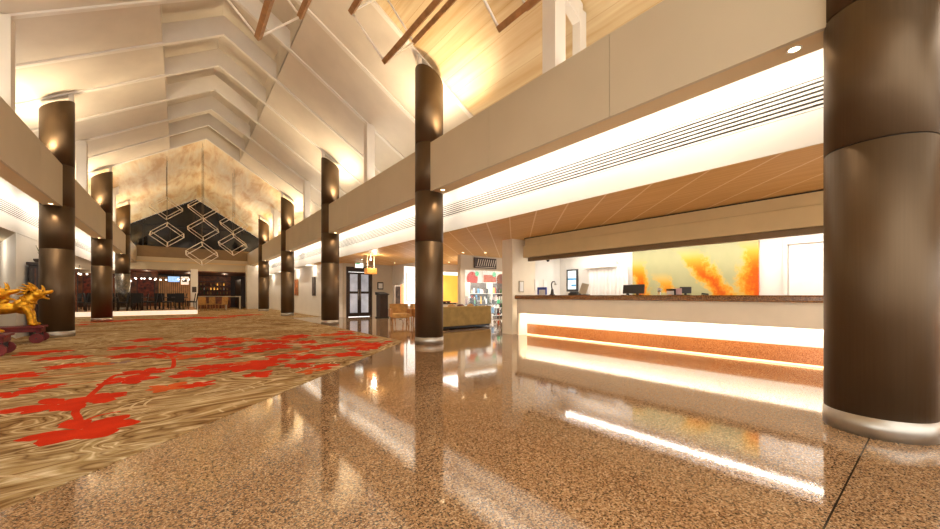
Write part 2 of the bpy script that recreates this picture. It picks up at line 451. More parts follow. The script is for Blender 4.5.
ribbon([(1.48, 7.56), (2.1, 8.1), (2.5, 7.05)], .03, 1)
ribbon([(-1.5, 6.6), (-.7, 7.0), (.2, 7.6), (.9, 8.1), (1.9, 8.0)], .03, 2)
ribbon([(-1.7, 9.9), (-.6, 9.5), (.5, 8.6), (1.6, 9.3)], .03, 2)
ribbon([(-3, 5.9), (-2.6, 6.6), (-3.1, 7.0), (-3.7, 6.7)], .045, 3)
ribbon([(-1.9, 3.0), (-1.5, 3.55), (-1.0, 3.7), (-.7, 3.5)], .03, 3)
ribbon([(.1, 4.9), (.5, 5.2), (.9, 5.3), (1.0, 5.2)], .03, 3)
for (x, y) in [(-.3, 5.3), (.6, 5.1), (1.3, 5.9), (-1.6, 5.6), (-2.4, 7.0), (1.9, 6.3), (-.6, 6.9), (2.9, 7.3), (-1.6, 4.4), (.3, 4.5)]:
    a = random.uniform(0, 6)
    for k in range(3):
        ribbon([(x+.12*k, y+.1*k), (x+.2*math.cos(a)+.12*k, y+.2*math.sin(a)+.1*k), (x+.42*math.cos(a+.5)+.1*k, y+.42*math.sin(a+.5)+.08*k), (x+.5*math.cos(a+1)+.08*k, y+.5*math.sin(a+1)+.06*k)], .022, 3, .0066)
flower((-.80, 8.58), .22, 5, 0, 4)
o = struct('floor_carpet', cb, ['carpet', 'carpet_red', 'carpet_orange', 'carpet_cream', 'carpet_mauve'])

# ------------------------------------------------------------------ roof
HW = 1.40                                   # half width of the raised ridge slot
def slab(mb, x0, x1, y0, y1, t=.06, dz=0):
    mb.prism([(x0, roof(x0)+dz), (x1, roof(x1)+dz), (x1, roof(x1)+dz+t), (x0, roof(x0)+dz+t)], 'y', y0, y1)
XO = 8.4
Y1, Y2 = YC[1], YC[3]
for sgn in (1, -1):
    m = MB(); slab(m, XM+sgn*HW, XM+sgn*(XO-XM), Y1, Y2); struct('ceiling', m, 'plaster')
    for (a, b) in ((-2.5, Y1), (Y2, YE)):
        m = MB(); slab(m, XM, XM+sgn*(XO-XM), a, b); struct('ceiling', m, 'wood_roof' if b < 10 else 'gilded_ceiling')
# raised slot along the ridge
m = MB()
for sgn in (1, -1):
    x = XM+sgn*HW
    m.box(min(x, x+sgn*.05), Y1, roof(x), max(x, x+sgn*.05), Y2, roof(x)+.85)
    slab(m, XM, x, Y1, Y2, .05, .80)
for y in (Y1-.05, Y2):
    m.prism([(XM-HW, roof(XM-HW)), (XM, ZR), (XM+HW, roof(XM+HW)), (XM+HW, roof(XM+HW)+.85), (XM, ZR+.85), (XM-HW, roof(XM-HW)+.85)], 'y', y, y+.05)
struct('ceiling', m, 'plaster')
# ribs: a deep chevron in the slot, slim battens down both slopes
k = 0
y = Y1
while y < Y2+.1:
    mb = MB()
    D = .50
    mb.prism([(XM-HW, roof(XM-HW)-.05), (XM, ZR-.05), (XM, ZR+D), (XM-HW, roof(XM-HW)+D)], 'y', y-.06, y+.06)
    mb.prism([(XM+HW, roof(XM+HW)-.05), (XM, ZR-.05), (XM, ZR+D), (XM+HW, roof(XM+HW)+D)], 'y', y-.06, y+.06)
    for sgn in (1, -1):
        a, b = XM+sgn*HW, XM+sgn*(5.6)
        mb.prism([(a, roof(a)-.05), (b, roof(b)-.05), (b, roof(b)+.02), (a, roof(a)+.02)], 'y', y-.06, y+.06)
    struct('trim_%d' % (k+1), mb, 'white_trim'); k += 1; y += BAY/4
# posts and outer rafters between the columns
for y in (YC[0]+BAY/2, YC[1]+BAY/2, YC[2]+BAY/2, YC[3]+BAY/2):
    for sgn in (1, -1):
        mb = MB()
        x = XM+sgn*3.74
        mb.box(x-.13, y-.13, 4.4, x+.13, y+.13, roof(x)-.02)
        k += 1; struct('trim_%d' % k, mb, 'white_trim')
        if y < Y1 or y > Y2:
            mb = MB()
            a, b = XM+sgn*3.5, XM+sgn*4.42
            mb.prism([(a, roof(a)-.40), (b, roof(b)-.40), (b, roof(b)-.01), (a, roof(a)-.01)], 'y', y-.07, y+.07)
            mb.box(b-.09, y-.075, 4.4, b+.092, y+.075, roof(b)-.12)
            k += 1; struct('trim_%d' % k, mb, 'white_trim')
# end gable: dark glazing above a gallery edge
m = MB().prism([(mir(XO), 4.6), (XO, 4.6), (XO, roof(XO)), (XM, ZR), (mir(XO), roof(XO))], 'y', YE+.02, YE+.06)
struct('window_1', m, 'night_glass')
m = MB()
for x in (-2.2, -.6, 1.0, 2.6, 4.2):
    m.box(x-.035, YE-.04, 4.9, x+.035, YE+.02, roof(x)-.1)
m.box(-6, YE-.04, 6.5, 8, YE+.02, 6.57)
k += 1; struct('trim_%d' % k, m, 'black')
m = MB()
m.box(-9, YE-.5, 4.0, 9, YE+.2, 4.85); k += 1; struct('trim_%d' % k, m, 'warm_bar' if False else 'shutter_bar')
m = MB(); m.box(-9, YE-.9, 3.05, 9, YE+.2, 4.0); k += 1; struct('trim_%d' % k, m, 'fascia')
m = MB(); m.box(-9, YE-1.0, 3.62, 9, YE-.9, 3.72); k += 1; struct('trim_%d' % k, m, 'soffit')
struct('ceiling', MB().box(-12, YE-.9, 2.98, 9, 43, 3.06), 'warm_bar')

# ------------------------------------------------------------------ galleries: fascia, cove, grille bulkhead, both sides
GY0, GY1 = -4.6, YE-.5
for side, sgn in (('right', 1), ('left', -1)):
    def X(x): return x if sgn > 0 else mir(x)
    def bx(mb, x0, y0, z0, x1, y1, z1): return mb.box(min(X(x0), X(x1)), y0, z0, max(X(x0), X(x1)), y1, z1)
    # fascia panels, one per half bay, with a thin joint between
    ys = [GY0]+[YC[0]+.12+BAY/3*i for i in range(0, 16)]
    ys = [y for y in ys if y < GY1]+[GY1]
    mb = MB()
    for a, b in zip(ys[:-1], ys[1:]):
        bx(mb, 4.55, a+.004, FZ0, 4.60, b-.004, FZ1)
    bx(mb, 4.60, GY0, FZ0+.01, 4.92, GY1, FZ1-.1)
    k += 1; struct('trim_%d' % k, mb, 'fascia')
    mb = MB(); bx(mb, 4.60, GY0, FZ0, 4.92, GY1, FZ0+.01); k += 1; struct('trim_%d' % k, mb, 'soffit')
    mb = MB(); bx(mb, 4.56, GY0, FZ1-.04, 4.95, GY1, FZ1+.0); k += 1; struct('trim_%d' % k, mb, 'soffit')
    # gallery deck closing the cove
    struct('ceiling', bx(MB(), 4.92, GY0, 4.45, XO, GY1, 4.55), 'aisle_white')
    # bulkhead with the air grille
    mb = MB()
    by1 = 20.6 if sgn > 0 else GY1
    bx(mb, 5.45, GY0, 2.80, 5.75, GY1, 3.16); bx(mb, 5.45, GY0, 3.50, 5.75, GY1, 4.45); bx(mb, 5.50, GY0, 3.16, 5.75, GY1, 3.50)
    bx(mb, 5.43, GY0, 2.785, 5.45, GY1, 3.16); bx(mb, 5.43, GY0, 3.50, 5.45, GY1, 4.45)
    struct('wall_%s_bulkhead' % side, mb, 'aisle_white')
    t = thing('air_grille', 'long white slotted air grille in the lit bulkhead above the reception' if sgn > 0 else 'long slotted air grille in the bulkhead on the left beside the lions', 'air grille', (X(5.452), 0, 3.33))
    b = MB(); b.box(-.004, GY0, -.17, .004, GY1, .17); b.build('backing', 'grille_dark', t)
    for i in range(7):
        z = -.148+i*.0493
        b = MB(); b.prism([(0, z-.012), (-sgn*.016, z-.012), (-sgn*.016, z+.012), (0, z+.012)], 'y', GY0, GY1); b.build('slat', 'aisle_white', t)
# LED lines inside the coves
for x in (4.98, mir(4.98)):
    y = GY0+.4
    s = 1 if x > 0 else -1
    for a, b in ((-4.4, 2), (2, 9.5), (9.5, 17), (17, 24.5), (24.5, 32), (32, 36.5)):
        area((x-s*.01, (a+b)/2, 3.64), (x+s*.45, (a+b)/2, 3.40), 6.5*(b-a), .06, b-a, SOFT)
# unseen strip lights added behind the fascias to brighten the roof
for x in (5.02, mir(5.02)):
    s = 1 if x > 0 else -1
    for a, b in ((-2, 7.4), (7.6, 15), (15, 22.4), (22.6, 36)):
        area((x, (a+b)/2, 4.60), (x-s*1.2, (a+b)/2, 8.0), (3.2 if a < 0 else 5.5 if a < 20 else 11)*(b-a), .08, b-a, (1, .90, .76))
area((XM, YE-.25, 4.92), (XM, YE-4, 8), 70, 8, .1, (1, .88, .70))  # another unseen strip, added on the end gallery to brighten the far ceiling
# ------------------------------------------------------------------ ceilings of the aisles
CW = 2.79
struct('ceiling', MB().prism([(5.45, -4.6), (15, -4.6), (15, 21), (5.45, 21)], 'z', CW, CW+.06), 'wood_ceiling')
struct('ceiling', MB().box(-12, 2, CW, mir(5.45), 43, CW+.06), 'fascia')
struct('ceiling', MB().box(5.45, 21, CW, 9, 43, CW+.06), 'aisle_white')
# outer upper walls behind the galleries
for sgn in (1, -1):
    x = XM+sgn*(XO-XM)
    struct('wall_%s_upper' % ('right' if sgn > 0 else 'left'), MB().box(x-.05, -2.5, 4.5, x+.05, YE, roof(XO)+.05), 'wall_beige')
# ------------------------------------------------------------------ right-hand walls beyond the reception
struct('wall_right', MB().box(5.9, 20.4, 0, 6.05, 41, CW), 'aisle_white')
struct('wall_right_return', MB().prism([(5.9, 20.4), (6.6, 19.05), (6.75, 19.12), (6.05, 20.5)], 'z', 0, CW), 'aisle_white')
struct('wall_door', MB().box(6.6, 18.95, 0, 6.75, 19.15, CW).box(8.15, 18.95, 0, 11, 19.15, CW).box(6.75, 18.95, 2.62, 8.15, 19.15, CW), 'wall_beige')
struct('wall_lobby', MB().box(9.35, 15.2, 0, 9.5, 19, CW), 'aisle_white')
struct('wall_back', MB().box(9.5, 16.3, 0, 16, 16.45, CW), 'aisle_white')
struct('wall_end', MB().box(-12, 42, 0, 9, 42.2, 3.05), 'dark_wood')
struct('baseboard_right', MB().box(5.88, 20.5, 0, 5.9, 41, .12), 'white_trim')
# pier and back office behind the counter
struct('wall_pier', MB().box(7.62, 7.72, 0, 8.6, 8.15, CW), 'counter_cream')
struct('wall_office_left', MB().box(8.6, 7.72, 0, 10.0, 8.0, CW), 'aisle_white')
struct('wall_office_back', MB().box(9.8, -4.5, 0, 10.0, 7.72, CW), 'aisle_white')
struct('ceiling', MB().box(8.2, -4.5, 2.5, 9.8, 7.72, 2.56), 'aisle_white')
# left-hand pier block and rear wall
struct('wall_left_pier', MB().prism([(mir(5.44), 15.0), (-4.75, 19.2), (mir(5.44), 18.4)], 'z', 0, CW), 'aisle_white')
struct('wall_left', MB().box(-8.2, 4, 0, -8.05, 43, CW), 'wall_beige')
# restaurant platform with lit riser
struct('floor_platform', MB().box(-8.0, 27.45, 0, .82, 42, .26), 'panel_wood')
struct('trim_platform', MB().box(-8.0, 27.40, .02, .84, 27.45, .265), 'riser_glow')
# ------------------------------------------------------------------ columns
CR = .335
def column(x, y, label, low='bronze', z0=0, grp=None):
    t = thing('column', label, 'column', (x, y, z0))
    top = roof(x)-.02
    def shaft(za, zb, cut=False):
        b = MB(); n = 48
        A = [b.bm.verts.new((CR*math.cos(2*PI*i/n), CR*math.sin(2*PI*i/n), za-z0)) for i in range(n)]
        B = []
        for i in range(n):
            px = CR*math.cos(2*PI*i/n)
            B.append(b.bm.verts.new((px, CR*math.sin(2*PI*i/n), (roof(x+px)-.30 if cut else zb)-z0)))
        b._faces([b.bm.faces.new((A[i], A[(i+1) % n], B[(i+1) % n], B[i])) for i in range(n)], True)
        b._faces([b.bm.faces.new(A[::-1]), b.bm.faces.new(B)])
        return b
    shaft(.165, 2.395).build('shaft', low, t)
    shaft(2.405, 3.57).build('shaft', 'bronze', t)
    shaft(3.58, 4.70).build('shaft', 'bronze', t)
    shaft(4.71, top, True).build('shaft', 'bronze', t)
    b = MB()
    for z in (2.395, 3.57, 4.70): b.cyl((0, 0, z-z0), (0, 0, z+.011-z0), CR-.012, n=40)
    b.build('joint', 'black_gap', t)
    MB().lathe([(CR+.006, 0.001), (CR+.006, .163), (CR-.02, .166)], 48).build('base_ring', 'steel', t)
    s = 1 if x < XM else -1
    MB().prism([(-.05, 0), (.05, 0), (.05, .30), (-.05, .30)], 'y', -.04, .04).build('roof_bracket', 'white_trim', t, (s*.27, 0, roof(x+s*.27)-.31-z0))
    return t
column(XR, .34, 'huge bronze column in the right foreground with a polished steel base ring')
column(XR, YC[1], 'bronze column rising from the granite near the carpet corner, in front of the sofa')
column(XR, YC[2], 'bronze column left of the glass double doors')
column(XR, YC[3], 'bronze column in front of the white wall with paintings, next beyond the door column')
column(XR, YC[4], 'farthest slim bronze column of the right row, by the pale end wall')
column(XL, YC[2], 'big bronze column on the left behind the golden lion')
column(XL, YC[3], 'bronze column on the left between the lion column and the speckled one')
column(XL, YC[4], 'far left column with a speckled stone lower shaft on the platform', 'speckle', .26)

# uplights on the fascia ledges, downlights under them
up = None; dn = None
for row, (cx, ys) in {'right': (XR, [.34]+YC[1:]), 'left': (XL, YC[1:])}.items():
    s = 1 if row == 'right' else -1
    for y in ys:
        for dy in (-.50, .50):
            if y < 1 and dy < 0: continue
            px = cx+s*.28
            if (row, y) != ('left', YC[1]) and y > 1:
                if up is None:
                    up = thing('uplight', 'small can uplight on the fascia ledge beside a bronze column', 'uplight', (px, y+dy, FZ1), 0, 'uplights on the fascia ledges')
                    MB().lathe([(.05, 0), (.05, .015), (.012, .02), (.012, .05)], 12).build('bracket', 'black', up)
                    MB().lathe([(.035, .05), (.055, .07), (.055, .16), (.045, .16)], 14).build('can', 'dark_wood', up)
                    MB().lathe([(.044, .150), (.044, .156)], 12).build('lens', 'lamp_glow', up)
                else: dup(up, (px, y+dy, FZ1), group='uplights on the fascia ledges')
            spot((cx+s*.28, y+dy*1.36, FZ1+.2), (cx-s*.12, y+dy*1.0, roof(cx)), 220, 120, 1.0, (1, .78, .50), .16)
            px2 = cx+s*.02
            if y > -1:
                if dn is None:
                    dn = thing('downlight', 'small recessed downlight under the fascia beside a bronze column', 'downlight', (px2, y+dy*1.1, FZ0), 0, 'downlights under the fascia')
                    MB().lathe([(.062, 0), (.062, -.006), (.045, -.006), (.045, 0)], 16).build('trim_ring', 'white_trim', dn)
                    MB().lathe([(.044, -.001), (.044, -.003)], 14).build('lens', 'lamp_glow', dn)
                else: dup(dn, (px2, y+dy*1.1, FZ0), group='downlights under the fascia')
            spot((px2, y+dy*1.1, FZ0-.02), (px2, y+dy*1.1, 0), 30 if y > 1 else 10, 95, 1.0, (1, .76, .5), .03)

# ------------------------------------------------------------------ reception counter
CY0, CY1 = -4.0, 7.45
t = thing('reception_counter', 'long cream reception counter with granite top and glowing recess', 'counter', (7.6, 0, 0))
b = MB(); b.prism([(-.10, 1.035), (-.125, 1.06), (-.125, 1.12), (-.10, 1.145), (.75, 1.145), (.75, 1.035)], 'y', CY0, CY1+.03); b.build('worktop', 'granite_top', t)
b = MB(); b.prism([(0, .63), (.10, .63), (.10, 1.034), (-.03, 1.034)], 'y', CY0, CY1); b.build('front_panel', 'counter_cream', t)
b = MB(); b.prism([(.36, .31), (.42, .31), (.42, .86), (.28, .86), (.28, .80)], 'y', CY0, CY1); b.build('lit_recess', 'aisle_white', t)
b = MB(); b.box(.10, CY0, .86, .42, CY1, 1.034); b.build('cabinet', 'counter_cream', t)
b = MB(); b.box(.35, CY0, 0.03, .70, CY1, .315); b.build('plinth', 'granite_plinth', t)
b = MB(); b.box(.342, CY0, 0.002, .36, CY1, .03); b.build('toe_light', 'toe_glow', t)
b = MB(); b.prism([(0.0, 0), (.35, 0), (.35, .63), (.1, 1.034), (0, 1.034)], 'y', CY1, CY1+.06); b.build('end_panel', 'counter_cream', t)
for a, c in ((-4, -1), (-1, 2), (2, 5), (5, 7.6)):
    area((7.74, (a+c)/2, .80), (7.96, (a+c)/2, .35), 9*(c-a), .05, c-a-.05, SOFT)
# desk behind the counter
# roller shutter above it
t = thing('roller_shutter', 'raised tan roller shutter housing above the reception counter', 'shutter', (7.78, 0, 2.1))
b = MB(); b.box(.03, CY0, .46, .32, CY1-.05, .66); b.build('housing', 'shutter_tan', t)
b = MB(); b.box(0, CY0, .12, .30, CY1, .455, .01); b.build('cover', 'shutter_tan', t)
b = MB(); b.box(.04, CY0, .01, .14, CY1-.15, .115, .008); b.build('bottom_bar', 'shutter_bar', t)
b = MB(); b.box(.06, CY0, .66, .30, CY1, .688); b.build('shadow_gap', 'black_gap', t)  # solid black strip, the shade of the reveal put into its colour
# art, window, curtain, screen in the office
b = MB(); b.box(9.74, 2.42, .55, 9.79, 5.22, 2.36); tag(b.build('wall_panel', 'marbled_art'), 'large marbled orange and sage wall panel behind the counter', 'artwork')
t = thing('window_blind', 'white roller blind over the bright office window by the foreground column', 'blind', (9.76, 1.3, .9))
b = MB(); b.box(-.06, -.65, 1.28, 0, .65, 1.46); b.build('cassette', 'white_trim', t)
b = MB(); b.box(-.02, -.62, -.3, -.012, .62, 1.28); b.build('cloth', 'curtain', t)
for s in (-.67, .67):
    b = MB(); b.box(-.03, s-.03, -.3, 0, s+.03, 1.5); b.build('frame', 'white_trim', t)
t = thing('curtain', 'white office curtain under a pelmet left of the marbled panel', 'curtain', (9.7, 5.95, 0))
b = MB()
n = 34
for i in range(n):
    y = -.62+1.24*i/n
    b.box(-.02-.02*math.sin(i*1.9), y, .1, .01-.02*math.sin(i*1.9), y+1.24/n, 2.0)
b.build('cloth', 'curtain', t)
b = MB(); b.box(-.10, -.30, 1.94, .04, .72, 2.14, .01); b.build('pelmet', 'white_trim', t)
t = thing('wall_screen', 'bright tall blue screen on the office wall', 'screen', (9.78, 7.2, 1.62))
b = MB(); b.box(-.05, -.21, -.36, 0, .21, .34, .008); b.build('frame', 'screen_dark', t)
b = MB(); b.box(-.056, -.15, -.29, -.05, .15, .29); b.build('panel', 'screen_pale', t)
b = MB(); b.box(-.058, -.15, .0, -.0565, .15, .06).box(-.058, -.15, -.2, -.0565, .02, -.14); b.build('graphic', 'screen_blue', t)
for i, (x, z, w, lab) in enumerate(((7.98, 1.40, .2, 'framed notice on the pier at the end of the counter'), (8.66, 1.46, .2, 'framed certificate on the office side wall nearest the pier'), (9.05, 1.46, .2, 'framed certificate on the office side wall nearest the corner'))):
    t = thing('picture_frame', lab, 'picture', (x, 7.715, z))
    b = MB(); b.box(-w/2, -.02, -.17, w/2, 0, .17, .004); f = b.build('frame', 'aisle_white' if i else 'fascia', t)
    b = MB(); b.box(-w/2+.03, -.024, -.14, w/2-.03, -.02, .14); b.build('print', 'curtain', f)
# security camera under the shutter end
t = thing('dome_camera', 'small dark dome camera under the office ceiling near the pier', 'camera', (8.7, 7.3, 2.19))
MB().lathe([(.002, -.045), (.035, -.03), (.045, 0), (.045, .02)], 14).build('dome', 'black', t)
MB().lathe([(.02, .02), (.02, .31)], 10).build('stem', 'white_trim', t)

# things on the counter
def on_counter(x, y): return (x, y, 1.146)
def monitor(name, label, x, y, rz, w, h, tilt=0, mat='screen_dark', grp=None):
    t = thing(name, label, 'monitor', on_counter(x, y), rz, grp)
    R = Matrix.Translation((0, 0, h/2+.035)) @ Matrix.Rotation(tilt, 4, 'Y')
    b = MB(); b.box(-.018, -w/2, -h/2, .018, w/2, h/2, .006, R); c = b.build('case', mat, t)
    b = MB(); b.box(.018, -w/2+.01, -h/2+.01, .021, w/2-.01, h/2-.01, 0, R); b.build('screen', 'screen_blue', c)
    b = MB(); b.box(-.02, -.02, .008, .03, .02, h*.5); b.build('neck', 'black', t)
    b = MB(); b.box(-.09, -.1, 0, .09, .1, .012, .004); b.build('foot', 'black', t)
    return t
monitor('monitor', 'dark monitor back on the counter, left of the close pair', 8.1, 4.46, -.25, .24, .20, .12)
monitor('monitor', 'dark monitor back on the counter, right of the close pair', 8.05, 4.20, .1, .30, .205, .1)
monitor('monitor', 'small dark monitor back beside the pink card on the counter', 8.1, 3.22, .2, .21, .135, .05)
t = thing('tablet_stand', 'beige tilted tablet stand on the counter below the blue wall screen', 'stand', on_counter(8.0, 5.56), .3)
R = Matrix.Translation((0, 0, .16)) @ Matrix.Rotation(.3, 4, 'Y') @ Matrix.Rotation(.25, 4, 'X')
b = MB(); b.box(-.012, -.09, -.14, .012, .09, .14, .004, R); b.build('panel', 'fascia', t)
b = MB(); b.box(-.1, -.12, 0, .12, .1, .02, .004).box(.0, -.02, .01, .03, .02, .16); b.build('foot', 'screen_dark', t)
t = thing('card_terminal', 'low dark card terminal beside the beige tablet stand', 'terminal', on_counter(8.0, 5.84), .2)
b = MB(); b.prism([(-.1, 0), (.1, 0), (.1, .09), (-.08, .05)], 'y', -.13, .13); b.build('body', 'screen_dark', t)
b = MB(); b.box(-.02, -.11, .072, .09, .11, .085); b.build('keypad', 'black', t)
t = thing('brochure_holder', 'blue and white brochure holder at the far end of the counter', 'holder', on_counter(7.95, 6.88), .1)
b = MB(); b.box(-.02, -.15, .0, .02, .15, .22, .004); b.build('back', 'screen_blue' if False else 'brochure_blue', t)
b = MB(); b.box(-.04, -.12, 0, -.022, .08, .15); b.build('leaflet', 'white_item', t)
b = MB(); b.box(-.06, -.16, 0, .06, .16, .012); b.build('tray', 'white_item', t)
t = thing('desk_lamp', 'dark curved goose neck lamp on the counter beside the brochures', 'lamp', on_counter(7.95, 6.52))
b = MB(); b.lathe([(.08, 0), (.08, .012), (.05, .03), (.035, .12), (.03, .16)], 16); b.build('base', 'screen_dark', t)
pts = [(0, 0, .15)]+[(0, .06*math.sin(a)-.0, .25+.07*(1-math.cos(a))) for a in (0, .6, 1.2, 1.8)]+[(0, -.03, .38), (0, -.09, .35)]
b = MB(); b.tube([(0, 0, .14), (0, .02, .22), (0, .03, .30), (0, 0, .36), (0, -.06, .37), (0, -.1, .34)], .016, 8); b.build('neck', 'screen_dark', t)
b = MB(); b.cyl((0, -.1, .345), (0, -.115, .28), .02, .045, 14); b.build('shade', 'white_item', t)
t = thing('card_holder', 'white card in a black clip on the counter before the marbled panel', 'card holder', on_counter(8.0, 3.47))
b = MB(); b.box(-.006, -.075, .01, .006, .075, .085); b.build('card', 'white_item', t)
b = MB(); b.box(-.012, -.1, .09, .012, .08, .13).box(-.012, -.1, .0, .012, -.075, .13); b.build('clip', 'black', t)
t = thing('card_holder', 'pale pink upright card between the clip card and small monitor', 'card holder', on_counter(8.05, 3.36))
b = MB(); b.box(-.006, -.09, .01, .006, .09, .14, .002); b.build('card', 'pink_item', t)
b = MB(); b.box(-.04, -.09, 0, .04, .09, .012); b.build('foot', 'black', t)
t = thing('vase', 'tiny clear vase with white flowers on the counter', 'vase', on_counter(8.0, 3.70))
MB().lathe([(.03, 0), (.035, .02), (.03, .06), (.034, .09)], 14).build('vessel', 'clear_glass', t)
b = MB()
for i in range(9):
    b.ball((random.uniform(-.035, .035), random.uniform(-.035, .035), .13+random.uniform(-.02, .03)), .018, n=8)
b.build('flower', 'white_item', t)
b = MB()
for i in range(6): b.cyl((0, 0, .05), (random.uniform(-.03, .03), random.uniform(-.03, .03), .13), .003, n=5)
b.build('stem', 'leaf', t)
t = thing('stapler', 'small black stapler lying on the counter, rightmost of the things there', 'stapler', on_counter(8.0, 2.83))
b = MB(); b.box(-.02, -.06, 0, .02, .06, .012); b.build('base', 'black', t)
b = MB(); b.prism([(-.06, .014), (.06, .018), (.05, .045), (-.06, .03)], 'x', -.018, .018); b.build('arm', 'black', t)

# office lights: a slim line along the top of the back wall
area((9.3, 1.6, 2.47), (9.3, 1.6, 0), 90, .05, 11, WHITE)
area((8.75, 3.0, 2.47), (8.75, 3.0, 0), 40, .09, 8, WHITE)
# ------------------------------------------------------------------ hanging frames
def frame(label, P, e, L, top=None, grp='hanging cuboid frames', bar=.085, rod=.020, pitch=0.0, far=False):
    """cuboid of four bronze bars and thin rods; P is the low far corner"""
    P = Vector(P)
    A = Vector((0, -math.cos(pitch), -math.sin(pitch)))
    Rm = Matrix.Rotation(pitch, 3, 'X')
    q = .80 if far else 1
    B = Rm @ Vector((1, 0, q)).normalized(); C = Rm @ Vector((-1, 0, q)).normalized()
    t = thing('hanging_frame', label, 'hanging sculpture', P, 0, grp)
    O = Vector((0, 0, 0))
    cs = [O, B*e, C*e, (B+C)*e]
    for c in cs:
        b = MB(); b.quadbar(c, c+A*L, bar, PI/4); b.build('bar', 'pale_rod' if far else 'bronze_bar', t)
    for off in (O, A*L):
        for a, c in ((O, B*e), (O, C*e), (B*e, (B+C)*e), (C*e, (B+C)*e)):
            b = MB(); b.cyl(a+off, c+off, rod, n=8); b.build('rod', 'pale_rod', t)
    for c in ((B+C)*e, (B+C)*e+A*L):
        w = P+c
        b = MB(); b.cyl(c, (c.x, c.y, roof(w.x)-P.z-(.0 if not(Y1 < w.y < Y2 and abs(w.x-XM) < HW) else -.78)), .006, n=5); b.build('wire', 'wire', t)
    return t
frame('near bronze bar frame hanging above the bare roof ribs, leftmost of the near three', (1.05, 7.2, 5.54), .95, 1.9)
frame('near bronze bar frame hanging just left of the column by the sofa', (3.04, 6.5, 5.56), .90, 2.1)
frame('near bronze bar frame hanging beside the white post at the top', (3.53, 3.84, 4.89), .80, 1.2)
FAR = [(-.55, 25.6, 5.35, 'upper left'), (-.5, 24.6, 3.85, 'lower left'), (1.0, 25.4, 5.55, 'topmost central'), (.98, 24.8, 4.3, 'middle central'),
       (.9, 24.2, 2.95, 'lowest central'), (2.45, 25.8, 4.9, 'upper right'), (2.35, 25.2, 3.65, 'lower right')]
for x, y, z, w in FAR:
    frame(w+' pale wire cube in the far cluster before the dark gable window', (x, y, z), .84, .84, grp='far wire cubes', bar=.036, rod=.018, pitch=.36, far=True)

